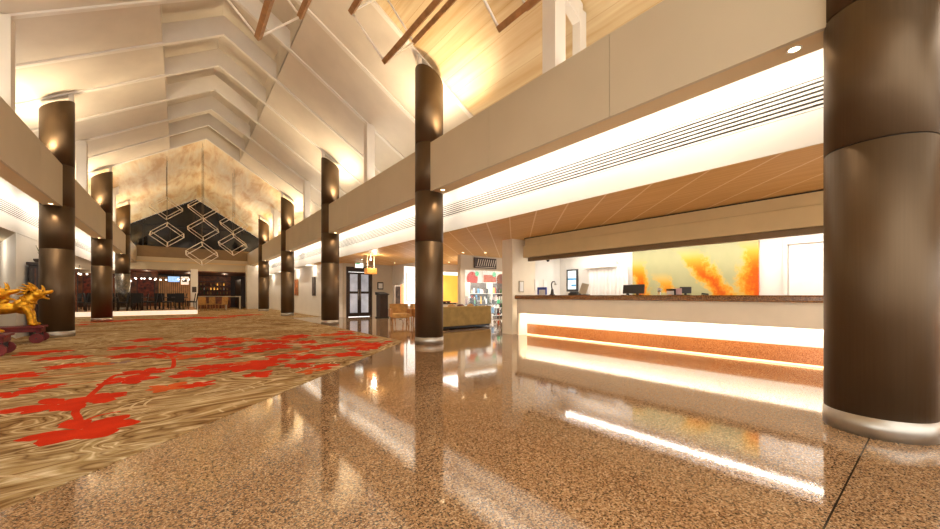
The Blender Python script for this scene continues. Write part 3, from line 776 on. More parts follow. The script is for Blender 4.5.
# ------------------------------------------------------------------ golden lions on wheeled stands
def lion(label, lab2, x, y, rz):
    t = thing('lion_statue', label, 'statue', (x, y, .405), rz); t.scale = (.95, .95, .92)
    b = MB()
    # body faces +X
    b.ball((-.10, 0, .47), .2, (2.0, .82, .80), 20)
    b.ball((.28, 0, .52), .2, (1.0, .9, 1.05), 18)
    b.ball((-.48, 0, .47), .2, (1.0, .95, 1.0), 18)
    b.cyl((.28, 0, .55), (.44, 0, .80), .17, .13, 16)
    b.ball((.50, 0, .83), .145, (1.05, 1.0, .95), 16)
    b.ball((.65, 0, .87), .09, (1.45, .95, .60), 14, Matrix.Rotation(-.22, 3, 'Y'))      # upper jaw
    b.ball((.625, 0, .735), .075, (1.55, .9, .42), 14, Matrix.Rotation(.35, 3, 'Y'))     # lower jaw
    b.ball((.755, 0, .915), .042, (.9, 1.3, .9), 10)                                    # nose
    for s in (1, -1):
        b.ball((.585, s*.075, .915), .035, n=10)
        b.cyl((.45, s*.12, .90), (.38, s*.19, .97), .035, .012, 8)
        # legs
        b.tube([(.30, s*.13, .52), (.40, s*.14, .32), (.42, s*.14, .12), (.43, s*.14, .05)], [.10, .068, .058, .07], 12)
        b.ball((.47, s*.14, .045), .07, (1.3, 1.0, .62), 12)
        b.tube([(-.50, s*.13, .48), (-.40, s*.15, .30), (-.53, s*.15, .16), (-.50, s*.15, .05)], [.15, .10, .06, .065], 12)
        b.ball((-.45, s*.15, .045), .07, (1.4, 1.0, .62), 12)
    body = b.build('body', 'gold', t)
    md = body.modifiers.new('fuse', 'REMESH'); md.mode = 'VOXEL'; md.voxel_size = .016; md.use_smooth_shade = True
    sm = body.modifiers.new('soft', 'SMOOTH'); sm.iterations = 4; sm.factor = .5
    # flame-curled mane
    b = MB()
    def flame(p, d, L, r, curl):
        p = Vector(p); d = Vector(d).normalized(); side = Vector((-d.z, 0, d.x))
        pts = []; rad = []
        for i in range(6):
            u = i/5
            pts.append(p+d*L*u+side*curl*L*(u*u)); rad.append(r*(1-u)**.8+.004)
        b.tube(pts, rad, 8)
    for a in range(5):
        for s in (-.10, -.035, .035, .10):
            ang = 1.35+a*.42
            flame((.45+.11*math.cos(ang), s, .84+.11*math.sin(ang)), (math.cos(ang)*.8-.25, s*2.2, math.sin(ang)+.15), .20-.012*a, .036, .55)
    for i in range(6):
        ang = 3.3+i*.30
        for s in (-.12, .12):
            cx, cz = .42+.14*math.cos(ang), .76+.15*math.sin(ang)
            b.ball((cx, s*.95, cz), .045, n=10); b.ball((cx-.02, s*1.18, cz+.01), .026, n=8)
    b.build('mane', 'gold', t)
    for s in (.05, -.05):
        b = MB(); flame((.60, s, .90), (.35, s*3, .9), .16, .03, .5); b.build('brow_curl', 'gold', t)
    b = MB()
    pts = []; rad = []
    for i in range(22):
        u = i/21; a = -1.2+u*5.2
        r = .12*(1-u*.65)
        pts.append((-.10+.04*u+r*math.cos(a)*.9, 0, .73+r*math.sin(a))); rad.append(.055*(1-u)+.022)
    b.tube([(-.6, 0, .55), (-.50, 0, .64), (-.30, 0, .63)]+pts, [.05, .055, .05]+rad, 10)
    for i in range(4): b.tube([(-.62+.03*i, 0, .6+.05*i), (-.72+.03*i, 0, .68+.06*i), (-.74+.04*i, 0, .76+.06*i)], [.04, .03, .008], 8)
    b.build('tail', 'gold', t)
    b = MB(); b.lathe([(.15, -.03), (.185, 0), (.15, .03)], 20); c = b.build('collar', 'gold', t, (.36, 0, .665)); c.rotation_euler = (0, .55, 0)
    b = MB()
    for s in (1, -1):
        b.ball((.612, s*.088, .918), .016, n=8)
    b.build('eye', 'black', t)
    b = MB()
    for s in (-.05, -.02, .02, .05): b.cyl((.69, s, .82), (.695, s, .785), .010, .002, 6)
    b.build('tooth', 'white_item', t)
    # stand
    p = thing('wheeled_stand', lab2, 'stand', (x, y, 0), rz)
    b = MB(); b.box(-.80, -.30, .355, .62, .30, .405, .012); b.build('deck', 'oxblood', p)
    b = MB(); b.box(-.76, -.26, .27, .58, -.21, .355, .006).box(-.76, .21, .27, .58, .26, .355, .006).box(.50, -.26, .25, .58, .26, .355, .006).box(-.76, -.26, .25, -.68, .26, .355, .006); b.build('rail', 'oxblood', p)
    for wx in (-.66, .52):
        b = MB(); b.cyl((wx, -.30, .118), (wx, .30, .118), .022, n=10).box(wx-.03, -.24, .12, wx+.03, -.20, .28).box(wx-.03, .20, .12, wx+.03, .24, .28); b.build('axle', 'dark_wood', p)
        for s in (-1, 1):
            b = MB(); b.cyl((wx, s*.25, .118), (wx, s*.33, .118), .116, n=26).cyl((wx, s*.245, .118), (wx, s*.34, .118), .045, n=16)
            w = b.build('wheel', 'oxblood', p)
            b = MB(); b.cyl((wx, s*.335, .118), (wx, s*.345, .118), .018, n=12); b.build('hub', 'dark_wood', w)
lion('golden guardian lion facing right in front of the big left column', 'dark red wheeled stand under the golden lion by the big left column', -3.21, 13.55, .04)
lion('golden guardian lion half out of the frame at the left edge', 'dark red wheeled stand under the half hidden lion at the left edge', -3.20, 11.1, .04)

# cabinet with plant behind the lions
t = thing('cabinet', 'tall dark slatted cabinet behind the golden lion', 'cabinet', (-3.08, 16.2, 0))
b = MB(); b.box(-.24, -.5, .1, .24, .5, 1.98, .01); b.build('carcass', 'dark_wood', t)
b = MB(); b.box(-.28, -.55, 1.98, .28, .55, 2.07, .015); b.build('cornice', 'dark_wood', t)
for sy in (-1, 1):
    b = MB(); b.box(.24, min(0, sy*.48)+.01, .14, .265, max(0, sy*.48)-.01, 1.94, .004); d = b.build('door', 'warm_bar', t)
    b = MB(); b.cyl((.265, sy*.05, 1.0), (.29, sy*.05, 1.0), .015, n=8); b.build('knob', 'gold', d)
for i in range(6):
    b = MB(); b.box(-.2+.075*i, -.512, .2, -.17+.075*i, -.5, 1.9); b.build('slat', 'warm_bar' if i % 2 else 'grey_art', t)
for sx in (-.2, .2):
    for sy in (-.45, .45):
        b = MB(); b.box(sx-.03, sy-.03, 0, sx+.03, sy+.03, .1); b.build('foot', 'dark_wood', t)
t = thing('potted_plant', 'small spiky plant in a low bowl on top of the dark cabinet', 'plant', (-3.12, 15.95, 2.07))
MB().lathe([(.10, 0), (.15, .04), (.17, .10), (.16, .11)], 18).build('bowl', 'grey_art', t)
b = MB()
for i in range(14):
    a = i*2.4; r = .05+.09*random.random(); h = .18+.26*random.random()
    b.tube([(0, 0, .08), (r*.5*math.cos(a), r*.5*math.sin(a), .08+h*.6), (r*math.cos(a), r*math.sin(a), .08+h)], [.016, .012, .002], 6)
b.build('leaf', 'leaf', t)

# ------------------------------------------------------------------ lobby lounge beyond the column
def sofa(label, x, y, rz, W, mat='upholstery'):
    t = thing('sofa', label, 'sofa', (x, y, 0), rz)
    b = MB(); b.box(-W/2+.03, -.36, .03, W/2-.03, .40, .10); b.build('plinth', 'black', t)
    b = MB(); b.box(-W/2, -.42, .10, W/2, -.22, .76, .03); b.build('backrest', mat, t)
    b = MB(); b.box(-W/2+.02, -.22, .10, W/2-.02, .44, .32, .02); b.build('base', mat, t)
    for s in (-1, 1):
        b = MB(); b.box(s*W/2-(.18 if s > 0 else 0), -.40, .10, s*W/2+(0 if s > 0 else .18), .44, .60, .03); b.build('arm', mat, t)
    n = 3
    for i in range(n):
        w = (W-.38)/n
        b = MB(); b.box(-W/2+.19+i*w+.005, -.21, .32, -W/2+.19+(i+1)*w-.005, .44, .46, .03); b.build('seat_cushion', mat, t)
    return t
sofa('long olive gold sofa seen from behind, right of the granite column', 7.72, 10.55, .06, 2.5)
for i, (dx, mat, lab) in enumerate(((-.3, 'seat_tan', 'tan cushion on the sofa, nearest the column'), (.1, 'warm_bar', 'dark rust cushion on the sofa, middle of three'), (.55, 'seat_tan', 'tan cushion on the sofa, nearest the shop'))):
    b = MB(); b.ball((0, 0, 0), .2, (1.05, .42, .92), 14); o = b.build('cushion', mat, loc=(7.75+dx, 10.52, .66)); tag(o, lab, 'cushion', 'cushions along the sofa'); o.rotation_euler = (-.2, .1*i, 0)
def armchair(label, x, y, rz):
    t = thing('armchair', label, 'armchair', (x, y, 0), rz)
    b = MB(); b.box(-.34, -.30, .26, .34, .34, .44, .04); b.build('seat', 'seat_tan', t)
    b = MB(); b.prism([(-.38, .30), (-.22, .30), (-.26, .80), (-.40, .80)], 'x', -.36, .36); b.build('backrest', 'seat_tan', t)
    for s in (-1, 1):
        b = MB(); b.box(s*.36-.045, -.34, .30, s*.36+.045, .34, .62, .03); b.build('arm', 'leg_wood', t)
        for sy in (-.28, .30):
            b = MB(); b.cyl((s*.31, sy, 0), (s*.30, sy*.95, .28), .02, .03, 8); b.build('leg', 'leg_wood', t)
    return t
armchair('tan armchair with wooden arms left of the column, nearest the dark lectern', 6.78, 13.1, 2.8)
armchair('tan armchair with wooden arms left of the column, nearer the lightbox', 7.65, 12.75, 3.4)
t = thing('side_table', 'low round wooden table behind the two tan armchairs', 'table', (7.75, 13.9, 0))
MB().lathe([(.30, .42), (.31, .44), (.30, .46)], 24).build('table_top', 'leg_wood', t)
for i in range(3):
    a = i*2.1; b = MB(); b.cyl((.22*math.cos(a), .22*math.sin(a), 0), (.12*math.cos(a), .12*math.sin(a), .42), .018, n=8); b.build('leg', 'leg_wood', t)
# glass double doors
t = thing('double_door', 'dark framed double glass doors under the hanging lantern', 'door', (7.45, 18.98, 0))
b = MB(); b.box(-.70, -.06, 0, -.60, .06, 2.62).box(.60, -.06, 0, .70, .06, 2.62).box(-.6, -.06, 2.36, .6, .06, 2.62); b.build('frame', 'dark_wood', t)
for s in (-1, 1):
    a, c = (-.595, -.005) if s < 0 else (.005, .595)
    b = MB()
    b.box(a, -.03, .02, a+.09, .03, 2.34).box(c-.09, -.03, .02, c, .03, 2.34).box(a+.09, -.03, .02, c-.09, .03, .22).box(a+.09, -.03, 2.24, c-.09, .03, 2.34).box(a+.09, -.03, 1.22, c-.09, .03, 1.34)
    d = b.build('leaf', 'dark_wood', t)
    b = MB(); b.box(a+.09, -.008, .22, c-.09, .008, 1.22).box(a+.09, -.008, 1.34, c-.09, .008, 2.24); b.build('pane', 'frost', d)
    b = MB(); b.cyl((s*.05, -.07, .85), (s*.05, -.07, 1.45), .014, n=8).cyl((s*.05, -.07, .9), (s*.05, -.03, .9), .01, n=6).cyl((s*.05, -.07, 1.4), (s*.05, -.03, 1.4), .01, n=6); b.build('handle', 'chrome', d)
# exit light
t = thing('exit_light', 'small glowing white and green sign box above the double doors', 'sign', (7.05, 18.0, 2.5))
b = MB(); b.box(-.21, -.05, 0, .21, .05, .26, .01); b.build('case', 'white_trim', t)
b = MB(); b.box(-.19, -.056, .02, .19, -.05, .24); b.build('face', 'sign_glow', t)
b = MB(); b.box(-.19, -.060, .18, .05, -.056, .24); b.build('stripe', 'sign_green', t)
b = MB(); b.cyl((0, 0, .26), (0, 0, .29), .02, n=8); b.build('mount', 'white_trim', t)
# lantern pendant
t = thing('pendant_lantern', 'orange woven box lantern hanging by two straps before the doors', 'lamp', (6.22, 14.6, 2.02)); t.scale = (.85, .85, .97)
b = MB(); b.box(-.26, -.16, 0, .26, .16, .24, .01); b.build('shade', 'lantern_glow', t)
for s in (-1, 1):
    b = MB(); b.box(s*.17-.02, -.02, .24, s*.17+.02, .02, .79); b.build('strap', 'fascia', t)
b = MB()
for i in range(5): b.box(-.265, -.165, .02+i*.046, .265, .165, .03+i*.046)
b.build('weave', 'leg_wood', t)
MB().ball((0, 0, .62), .05, n=12).cyl((0, 0, .66), (0, 0, .79), .012, n=6).build('bulb', 'bulb_white', t)
point((6.25, 14.3, 2.45), 25, WARM)
# wall things by the lounge
t = thing('picture_frame', 'small dark framed picture on the beige wall right of the glass doors', 'picture', (8.62, 18.945, 1.65))
b = MB(); b.box(-.17, -.03, -.2, .17, 0, .2, .006); b.build('frame', 'black', t)
b = MB(); b.box(-.12, -.034, -.14, .12, -.03, .14); b.build('print', 'white_item', t)
t = thing('lectern', 'dark upright lectern on the wall side of the tan armchairs', 'lectern', (8.02, 17.4, 0), .1)
b = MB(); b.box(-.22, -.2, 0.04, .22, .2, 1.16, .01); b.build('body', 'dark_wood', t)
b = MB(); b.prism([(-.26, 1.16), (.24, 1.16), (.24, 1.30), (-.26, 1.20)], 'x', -.26, .26); b.build('top', 'black', t)
b = MB(); b.box(-.25, -.23, 0, .25, .23, .05); b.build('plinth', 'black', t)
t = thing('poster_easel', 'grey picture poster on an easel beside the peach lamp', 'easel', (8.36, 16.2, 0), .15)
b = MB(); b.box(-.3, -.03, .62, .3, 0, 1.62, .006); b.build('frame', 'white_trim', t)
b = MB(); b.box(-.25, -.035, .68, .25, -.03, 1.56); b.build('poster', 'grey_art', t)
for s in (-1, 1):
    b = MB(); b.cyl((s*.26, -.03, 0), (s*.12, .02, 1.7), .016, n=6); b.build('leg', 'leg_wood', t)
b = MB(); b.cyl((0, .4, 0), (0, .03, 1.6), .016, n=6); b.build('leg', 'leg_wood', t)
t = thing('floor_lamp', 'slender peach glowing floor lamp beside the lightbox', 'lamp', (8.22, 15.6, 0))
MB().lathe([(.17, 0), (.17, .02), (.02, .03), (.02, .5)], 18).build('base', 'chrome', t)
MB().lathe([(.095, .5), (.105, .55), (.105, 1.6), (.095, 1.65)], 18).build('lamp_shade', 'peach_glow', t)
t = thing('lightbox', 'tall white lit panel with a thin black inner frame left of the column', 'lightbox', (8.36, 15.0, 0), 0)
b = MB(); b.box(-.36, -.02, .65, .36, .06, 2.45, .008); b.build('case', 'lightbox', t)
b = MB(); b.box(-.28, -.03, .88, -.25, -.02, 2.2).box(-.25, -.03, .88, .1, -.02, .91); b.build('inner_frame', 'black', t)
b = MB(); b.box(-.3, .0, 0, -.22, .05, .65).box(.22, .0, 0, .3, .05, .65); b.build('leg', 'white_trim', t)
# paintings on the white right wall
for y, w, mat, lab in ((21.6, .62, 'grey_art', 'dark grey rounded painting on the white wall, nearest of three'), (25.5, .9, 'orange_art', 'orange painting on the white right wall, middle of three'), (29.0, .9, 'orange_art', 'narrow orange painting on the white right wall, farthest of three')):
    t = thing('painting', lab, 'painting', (5.89, y, 1.66))
    b = MB(); b.box(-.04, -w/2, -.55, 0, w/2, .5, .01); b.build('frame', 'dark_wood' if mat == 'grey_art' else 'panel_wood', t)
    b = MB(); b.box(-.046, -w/2+.05, -.5, -.04, w/2-.05, .45); b.build('canvas', mat, t)
# amber panel beyond the sofa
t = thing('backlit_panel', 'glowing amber wall panel beyond the sofa', 'wall panel', (11.35, 16.2, .75))
b = MB(); b.box(-.75, -.04, 0, .75, .06, 1.45); b.build('panel', 'amber_glow', t)
b = MB(); b.box(-.75, -.05, 1.45, .75, .06, 1.62); b.build('header', 'lightbox', t)
b = MB(); b.box(-.8, -.08, 1.62, .8, .06, 1.7).box(-.8, -.08, -.75, .8, .06, 0); b.build('surround', 'wall_beige', t)
t = thing('console', 'low dark console with bowls under the amber panel', 'console', (9.95, 15.0, 0), .0)
b = MB(); b.box(-.8, -.2, .70, .8, .2, .76, .01); b.build('top', 'dark_wood', t)
b = MB(); b.box(-.75, -.18, .08, .75, .18, .7); b.build('body', 'wall_beige', t)
b = MB(); b.box(-.75, -.16, 0, .75, .16, .08); b.build('plinth', 'black', t)
for i in range(5):
    b = MB(); b.lathe([(.04, 0), (.10, .03), (.12, .09), (.11, .09)], 14); o = b.build('bowl', 'dark_wood', loc=(9.47+i*.24, 14.98+.01*i, .76)); tag(o, 'small dark bowl on the console under the amber panel', 'bowl', 'bowls on the console')

# ------------------------------------------------------------------ gift shop
SX0, SX1, SY = 9.15, 13.2, 12.1
struct('wall_shop_left', MB().box(SX0-.22, SY-.1, 0, SX0, SY+.1, CW), 'wall_beige')
struct('wall_shop_back', MB().box(11.5, 15.6, 0, 16, 15.7, CW), 'aisle_white')
struct('wall_shop_side', MB().prism([(9.08, 12.2), (9.18, 12.2), (11.75, 15.6), (11.62, 15.6)], 'z', 0, CW), 'aisle_white')
struct('trim_shop', MB().box(SX0, SY-.06, 2.2, SX1, SY+.06, CW), 'wall_beige')
t = thing('shop_sign', 'dark sign board with pale slanting strokes above the shop', 'sign', (10.25, SY-.09, 2.28))
b = MB(); b.box(-.62, -.02, 0, .62, .02, .44, .006); b.build('board', 'dark_wood', t)
b = MB()
for i in range(9):
    x = -.48+i*.12
    b.prism([(x, .10), (x+.035, .10), (x+.12, .38), (x+.085, .38)], 'y', -.028, -.02)
b.box(-.55, -.028, .04, .55, -.02, .06)
b.build('lettering', 'plaster', t)
struct('window_2', MB().box(SX0+.02, SY-.006, .05, 11.0, SY+.006, 2.18), 'clear_glass')
for i, (x, r) in enumerate(((12.35, .38), (13.6, .34))):
    t = thing('poster', ('round orange poster on the shop back wall, left one', 'orange poster on the shop back wall, right one')[i], 'poster', (x, 15.58, 2.02))
    b = MB(); b.box(-.5, -.02, -.5, .5, 0, .5); b.build('sheet', 'white_item', t)
    b = MB(); b.cyl((0, -.03, 0), (0, -.02, 0), r, n=26) if i == 0 else b.box(-.46, -.03, -.16, .46, -.02, .24); b.build('print', 'carpet_red' if i == 0 else 'carpet_orange', t)
    b = MB(); b.cyl((.32, -.035, .28), (.32, -.03, .28), .14, n=18); b.build('motif', 'sign_green', t)
b = MB(); b.cyl((0, .03, 0), (0, -.03, 0), .40, n=28); o = b.build('round_plaque', 'warm_bar', loc=(14.5, 15.568, 1.95)); tag(o, 'round brown plaque on the shop back wall next to the pier', 'plaque')
cols = {'white_item': 6, 'carpet_red': 2, 'screen_blue': 2, 'leaf': 2, 'grey_art': 3, 'black': 3, 'pink_item': 2, 'sign_green': 1, 'amber_glow': 1, 'chrome': 4, 'wall_beige': 2, 'dark_wood': 2}
pal = [c for c, n in cols.items() for _ in range(n)]
# shelving with souvenirs
for si, (ux, uy, uw, lab) in enumerate(((11.5, 14.0, 1.35, 'white souvenir shelf in the shop, left unit'), (12.95, 14.0, 1.4, 'white souvenir shelf in the shop, right unit'))):
    t = thing('shelf_unit', lab, 'shelf', (ux, uy, 0))
    for s in (-1, 1):
        b = MB(); b.box(s*uw/2-.02, -.18, 0, s*uw/2+.02, .18, 1.75); b.build('side', 'white_trim', t)
    zs = (.12, .50, .86, 1.22)
    for z in zs:
        b = MB(); b.box(-uw/2+.02, -.18, z-.012, uw/2-.02, .18, z+.012); b.build('shelf', 'white_trim', t)
    b = MB(); b.box(-uw/2, .17, 0, uw/2, .19, 1.75); b.build('back', 'grey_art', t)
    for zi, z in enumerate(zs):
        x = -uw/2+.1
        while x < uw/2-.1:
            w = random.uniform(.06, .12); h = random.uniform(.16, .33)
            kind = random.choice(('box', 'bottle', 'bag'))
            b = MB()
            if kind == 'bottle': b.lathe([(w/2, 0), (w/2, h*.6), (w*.18, h*.75), (w*.18, h)], 10)
            elif kind == 'box': b.box(-w/2, -w/2, 0, w/2, w/2, h*.8, .004)
            else: b.prism([(-w*.6, 0), (w*.6, 0), (w*.45, h), (-w*.45, h)], 'y', -w*.3, w*.3)
            o = b.build({'box': 'gift_box', 'bottle': 'bottle', 'bag': 'gift_bag'}[kind], random.choice(pal), loc=(ux+x, uy-.05, z+.0125))
            tag(o, {'box': 'small gift box', 'bottle': 'small bottle', 'bag': 'small gift bag'}[kind]+' among the crowded souvenirs on the shop shelves', {'box': 'box', 'bottle': 'bottle', 'bag': 'bag'}[kind], {'box': 'gift boxes', 'bottle': 'bottles', 'bag': 'gift bags'}[kind]+' on the shop shelves')
            x += w+random.uniform(.025, .06)
# low display tables with stacked wares at the front of the shop
for ti, (tx, ty) in enumerate(((9.95, 12.75), (10.95, 12.7), (11.95, 12.75))):
    t = thing('display_table', ('silver display table at the shop front, left one', 'silver display table at the shop front, middle one', 'silver display table at the shop front, right one beside the pier')[ti], 'table', (tx, ty, 0))
    b = MB(); b.box(-.42, -.22, .72, .42, .22, .76, .006); b.build('top', 'grey_art', t)
    b = MB(); b.box(-.40, -.2, .3, .40, .2, .33); b.build('shelf', 'grey_art', t)
    for sx in (-.38, .38):
        for sy in (-.18, .18):
            b = MB(); b.cyl((sx, sy, 0), (sx, sy, .72), .016, n=8); b.build('leg', 'chrome', t)
    for z in (.33, .76):
        for i in range(9):
            w = random.uniform(.06, .1); h = random.uniform(.12, .34) if z > .5 else random.uniform(.1, .3)
            b = MB(); (b.box(-w/2, -.05, 0, w/2, .05, h, .006) if i % 2 else b.lathe([(w/2, 0), (w*.55, h*.4), (w*.3, h*.8), (w*.35, h)], 10))
            o = b.build('ornament' if i % 2 == 0 else 'gift_box', random.choice(pal), loc=(tx-.36+i*.09, ty+random.uniform(-.1, .06), z))
            tag(o, ('turned ornament' if i % 2 == 0 else 'upright gift box')+' on the silver display tables at the shop front', 'ornament' if i % 2 == 0 else 'box', ('ornaments' if i % 2 == 0 else 'gift boxes')+' on the shop tables')
area((11.0, 13.2, 2.7), (11, 13.2, 0), 150, 3.5, 2, WHITE)

# recessed lamps in the timber ceiling of the lounge
pl = None
for i, (x, y) in enumerate(((8.6, 11.4), (9.3, 10.9), (8.0, 13.6), (6.6, 11.5), (6.6, 16.5), (8.6, 17.2), (10.6, 15.2), (6.6, 8.8), (6.6, 5.0), (6.6, 1.4))):
    if pl is None:
        pl = thing('ceiling_spot', 'small round lamp recessed in the timber ceiling', 'downlight', (x, y, CW), 0, 'lamps in the timber ceiling')
        MB().lathe([(.07, 0), (.07, -.006), (.05, -.006), (.05, 0)], 16).build('trim_ring', 'white_trim', pl)
        MB().lathe([(.049, -.001), (.049, -.003)], 14).build('lens', 'lamp_glow', pl)
    elif y > 8.9: dup(pl, (x, y, CW), group='lamps in the timber ceiling')
    if y > 8.9 or i == 0: spot((x, y, CW-.03), (x, y, 0), 90, 110, .7, SOFT, .05)

# ------------------------------------------------------------------ restaurant at the far end
PZ = .26
ch = None
def chair_proto(x, y, rz, z, mat, lab, grp, name='dining_chair'):
    t = thing(name, lab, 'chair', (x, y, z), rz, grp)
    b = MB(); b.box(-.22, -.22, .43, .22, .22, .49, .02); b.build('seat', mat, t)
    b = MB(); b.prism([(.18, .49), (.23, .49), (.30, 1.0), (.25, 1.0)], 'x', -.21, .21); b.build('backrest', mat, t)
    for sx in (-.19, .19):
        for sy in (-.19, .19):
            b = MB(); b.cyl((sx, sy, 0), (sx*.95, sy*.95, .43), .018, .024, 8); b.build('leg', 'dark_wood' if mat == 'black' else 'leg_wood', t)
    return t
def table(x, y, z, lab, grp):
    t = thing('dining_table', lab, 'table', (x, y, z), 0, grp)
    b = MB(); b.box(-.4, -.4, .72, .4, .4, .76, .008); b.build('table_top', 'dark_wood', t)
    b = MB(); b.cyl((0, 0, .03), (0, 0, .72), .04, n=10); b.build('pedestal', 'black', t)
    MB().lathe([(.25, 0), (.25, .02), (.05, .04)], 16).build('foot', 'black', t)
    return t
GC = 'black dining chairs on the platform'
tp = None
for i, (x, y) in enumerate(((-4.9, 29.2), (-3.9, 30.7), (-1.95, 29.1), (.0, 28.9), (-2.1, 31.6), (-.05, 31.4), (-5.0, 32.1), (-3.15, 28.25), (-1.0, 30.22), (-2.6, 33.9), (-.5, 33.8))):
    if tp is None: tp = table(x, y, PZ, 'dark square dining table on the lit platform', 'dining tables on the platform')
    else: dup(tp, (x, y, PZ), group='dining tables on the platform')
    for dx, dy, rz in ((-.62, 0, PI/2), (.62, 0, -PI/2), (0, -.62, PI), (0, .62, 0)):
        if ch is None: ch = chair_proto(x+dx, y+dy, rz, PZ, 'black', 'black dining chair around the tables on the lit platform', GC)
        else: dup(ch, (x+dx, y+dy, PZ), rz, group=GC)
oc = None
for i, (x, y, rz) in enumerate(((1.3, 33.0, .3), (2.0, 33.4, 2.6), (1.7, 34.4, 1.2), (2.5, 32.6, -.6))):
    if oc is None: oc = chair_proto(x, y, rz, 0, 'seat_tan', 'low amber wooden chair on the carpet right of the platform', 'amber chairs by the bar', 'wooden_chair')
    else: dup(oc, (x, y, 0), rz, group='amber chairs by the bar')
b = MB()
t = thing('high_table', 'pale legged high table in front of the dark screen', 'table', (3.3, 34.5, 0))
b.box(-.5, -.3, 1.0, .5, .3, 1.05); b.build('table_top', 'fascia', t)
for sx in (-.46, .46):
    for sy in (-.26, .26):
        b = MB(); b.box(sx-.025, sy-.025, 0, sx+.025, sy+.025, 1.0); b.build('leg', 'fascia', t)
t = thing('bar_counter', 'dark timber bar with a pale top at the far end', 'bar', (1.9, 38.4, 0))
b = MB(); b.box(-1.0, -.3, 0, 1.5, .3, 1.0); b.build('front', 'warm_bar', t)
b = MB(); b.box(-1.1, -.4, 1.0, 1.6, .4, 1.06, .01); b.build('top', 'fascia', t)
t = thing('bar_shelf', 'dark shelving glowing amber behind the far bar', 'shelf', (2.2, 41.6, 0))
b = MB(); b.box(-1.6, .1, 0, 1.6, .2, 2.9); b.build('back', 'warm_bar', t)
for z in (1.2, 1.6, 2.0, 2.4):
    b = MB(); b.box(-1.6, -.15, z-.02, 1.6, .1, z+.02); b.build('shelf', 'dark_wood', t)
for z in (1.2, 1.6, 2.0):
    for i in range(12):
        h = random.uniform(.2, .32); b = MB(); b.lathe([(.045, 0), (.045, h*.6), (.016, h*.75), (.016, h)], 8)
        o = b.build('bottle', random.choice(('amber_glow', 'warm_bar', 'leaf', 'white_item', 'seat_tan')), loc=(.75+i*.25, 41.55, z+.02)); tag(o, 'bottle on the dark shelves behind the far bar', 'bottle', 'bottles behind the far bar')
b = MB(); b.box(4.05, 36.6, 0, 4.15, 40.5, 2.5); tag(b.build('folding_screen', 'dark_wood'), 'tall dark screen beside the pale end wall', 'screen')
struct('wall_end_pier', MB().box(4.35, 35.2, 0, 5.2, 36.2, 3.6), 'plaster')
struct('trim_pillar', MB().box(.62, 33.9, 0, 1.05, 34.3, 3.05), 'aisle_white')
b = MB(); b.box(.70, 33.87, 1.35, .96, 33.9, 1.75); tag(b.build('menu_board', 'dark_wood'), 'small dark menu board on the white pillar', 'board')
t = thing('television', 'television glowing blue above the far tables', 'television', (-.35, 34.5, 2.3)); t.scale = (.8, 1, .8)
b = MB(); b.box(-.45, -.03, -.28, .45, .03, .28, .01); b.build('case', 'black', t)
b = MB(); b.box(-.41, -.035, -.24, .41, -.03, .24); b.build('screen', 'tv_glow', t)
b = MB(); b.cyl((0, .02, .28), (0, .02, .86), .02, n=8); b.build('mount', 'black', t)
t = thing('light_sign', 'pale lit menu sign right of the television', 'sign', (.30, 35.6, 2.1)); t.scale = (.8, 1, .8)
b = MB(); b.box(-.3, -.03, -.2, .3, .03, .55, .01); b.build('face', 'menu_glow', t)
b = MB(); b.box(-.2, -.035, .05, .15, -.03, .3); b.build('picture', 'grey_art', t)
b = MB(); b.cyl((0, 0, .55), (0, 0, 1.14), .02, n=6); b.build('mount', 'black', t)
t = thing('timber_screen', 'honey slatted timber screen behind the far tables', 'screen', (.0, 37.5, .26))
for i in range(16):
    b = MB(); b.box(-1.3+i*.13, -.03, 0, -1.2+i*.13, .03, 2.3); b.build('slat', 'panel_wood', t)
b = MB(); b.box(-1.35, -.05, 2.3, .85, .05, 2.4).box(-1.35, .03, 0, .85, .05, 2.3); b.build('frame', 'dark_wood', t)
for i, (x, w, lab) in enumerate(((-2.15, 1.1, 'red painting on the far restaurant wall between the speckled column and the timber screen'), (-5.3, .8, 'red painting on the far wall left of the speckled column'))):
    t = thing('painting', lab, 'painting', (x, 39.5, 1.7))
    b = MB(); b.box(-w/2, -.04, -.75, w/2, 0, .85, .01); b.build('frame', 'dark_wood', t)
    b = MB(); b.box(-w/2+.05, -.046, -.7, w/2-.05, -.04, .8); b.build('canvas', 'red_art', t)
struct('wall_restaurant', MB().box(-8, 39.52, 0, -1.4, 39.6, 3.0), 'warm_bar')
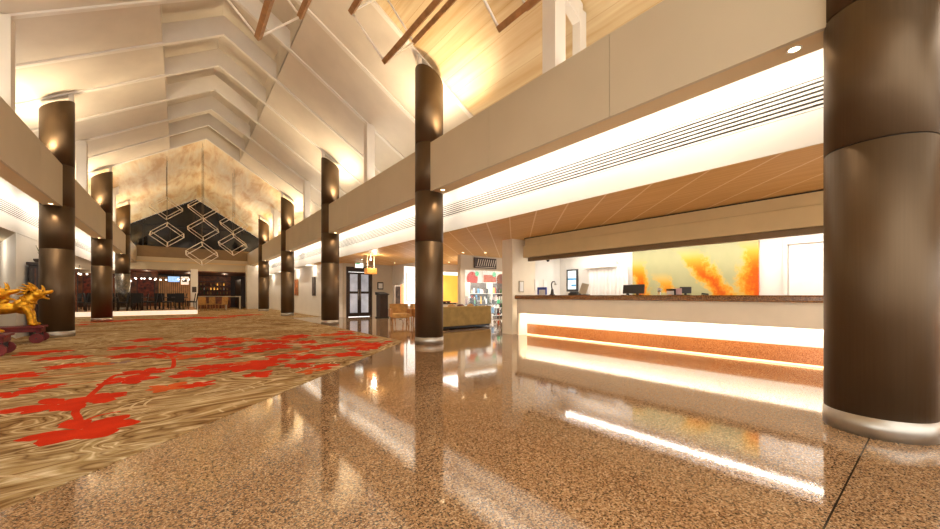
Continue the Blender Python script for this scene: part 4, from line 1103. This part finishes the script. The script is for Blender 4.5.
# candle-style pendants
pp = None
for i, (x, y, z) in enumerate(((-4.3, 29, 2.3), (-3.0, 30.6, 2.2), (-2.2, 31.4, 2.2), (-1.5, 31.4, 2.2), (-1.0, 31.6, 2.15), (-2.9, 34, 2.1), (-5.2, 31, 2.3), (.2, 31.5, 2.2))):
    if pp is None:
        pp = thing('pendant_lamp', 'small black pendant with glowing bulbs over the platform tables', 'lamp', (x, y, z), 0, 'pendants over the platform')
        b = MB(); b.cyl((0, 0, .06), (0, 0, 3.0-z if y > 36 else CW-z+.0), .008, n=5); b.build('cord', 'black', pp)
        b = MB(); b.box(-.3, -.02, .04, .3, .02, .07).box(-.02, -.3, .04, .02, .3, .07); b.build('arm', 'black', pp)
        for dx, dy in ((-.28, 0), (.28, 0), (0, -.28), (0, .28)):
            MB().ball((dx, dy, .0), .045, n=8).build('bulb', 'bulb_white', pp)
    else: dup(pp, (x, y, z), group='pendants over the platform')
    point((x, y, z-.15), 9, WARM)
t = thing('copper_screen', 'shimmering copper bead strip hanging left of the speckled column', 'screen', (-4.45, 27.8, .26))
b = MB()
for i in range(6):
    for j in range(40): b.ball((-.3+i*.1, .03*math.sin(j*1.3+i), .05+j*.055), .024, n=6)
tag(b.build('bead', 'copper', t), kind='stuff')
b = MB(); b.box(-.34, -.03, 2.22, .26, .03, 2.26).box(-.34, -.03, 0, -.31, .03, 2.22).box(.23, -.03, 0, .26, .03, 2.22); b.build('rail', 'dark_wood', t)
# point lights without fixtures, added to fill the far end and aisles
for x, y in ((-5, 38), (-2, 38), (2.0, 36.2), (3.2, 40), (0.6, 40)):
    point((x, y, 2.6), 11, WARM)
for y in (21.5, 25.2, 28.9, 33):
    point((5.55, y, 2.55), 12, SOFT); point((mir(5.6)-1.6, y, 2.5), 22, SOFT)
for y in (9, 13, 17.0):
    point((-4.8, y, 2.5), 24, SOFT)

# ------------------------------------------------------------------ light of the hall
w = bpy.data.worlds.new('world'); S.world = w; w.use_nodes = True
bg = w.node_tree.nodes['Background']; bg.inputs[0].default_value = (1, .95, .88, 1); bg.inputs[1].default_value = 2.3
S.view_settings.view_transform = 'Standard'; S.view_settings.look = 'None'
S.view_settings.gamma = 1; S.view_settings.use_curve_mapping = False
S.view_settings.exposure = 0.40
S.cycles.use_denoising = True
S.cycles.max_bounces = 8
S.cycles.sample_clamp_indirect = 6
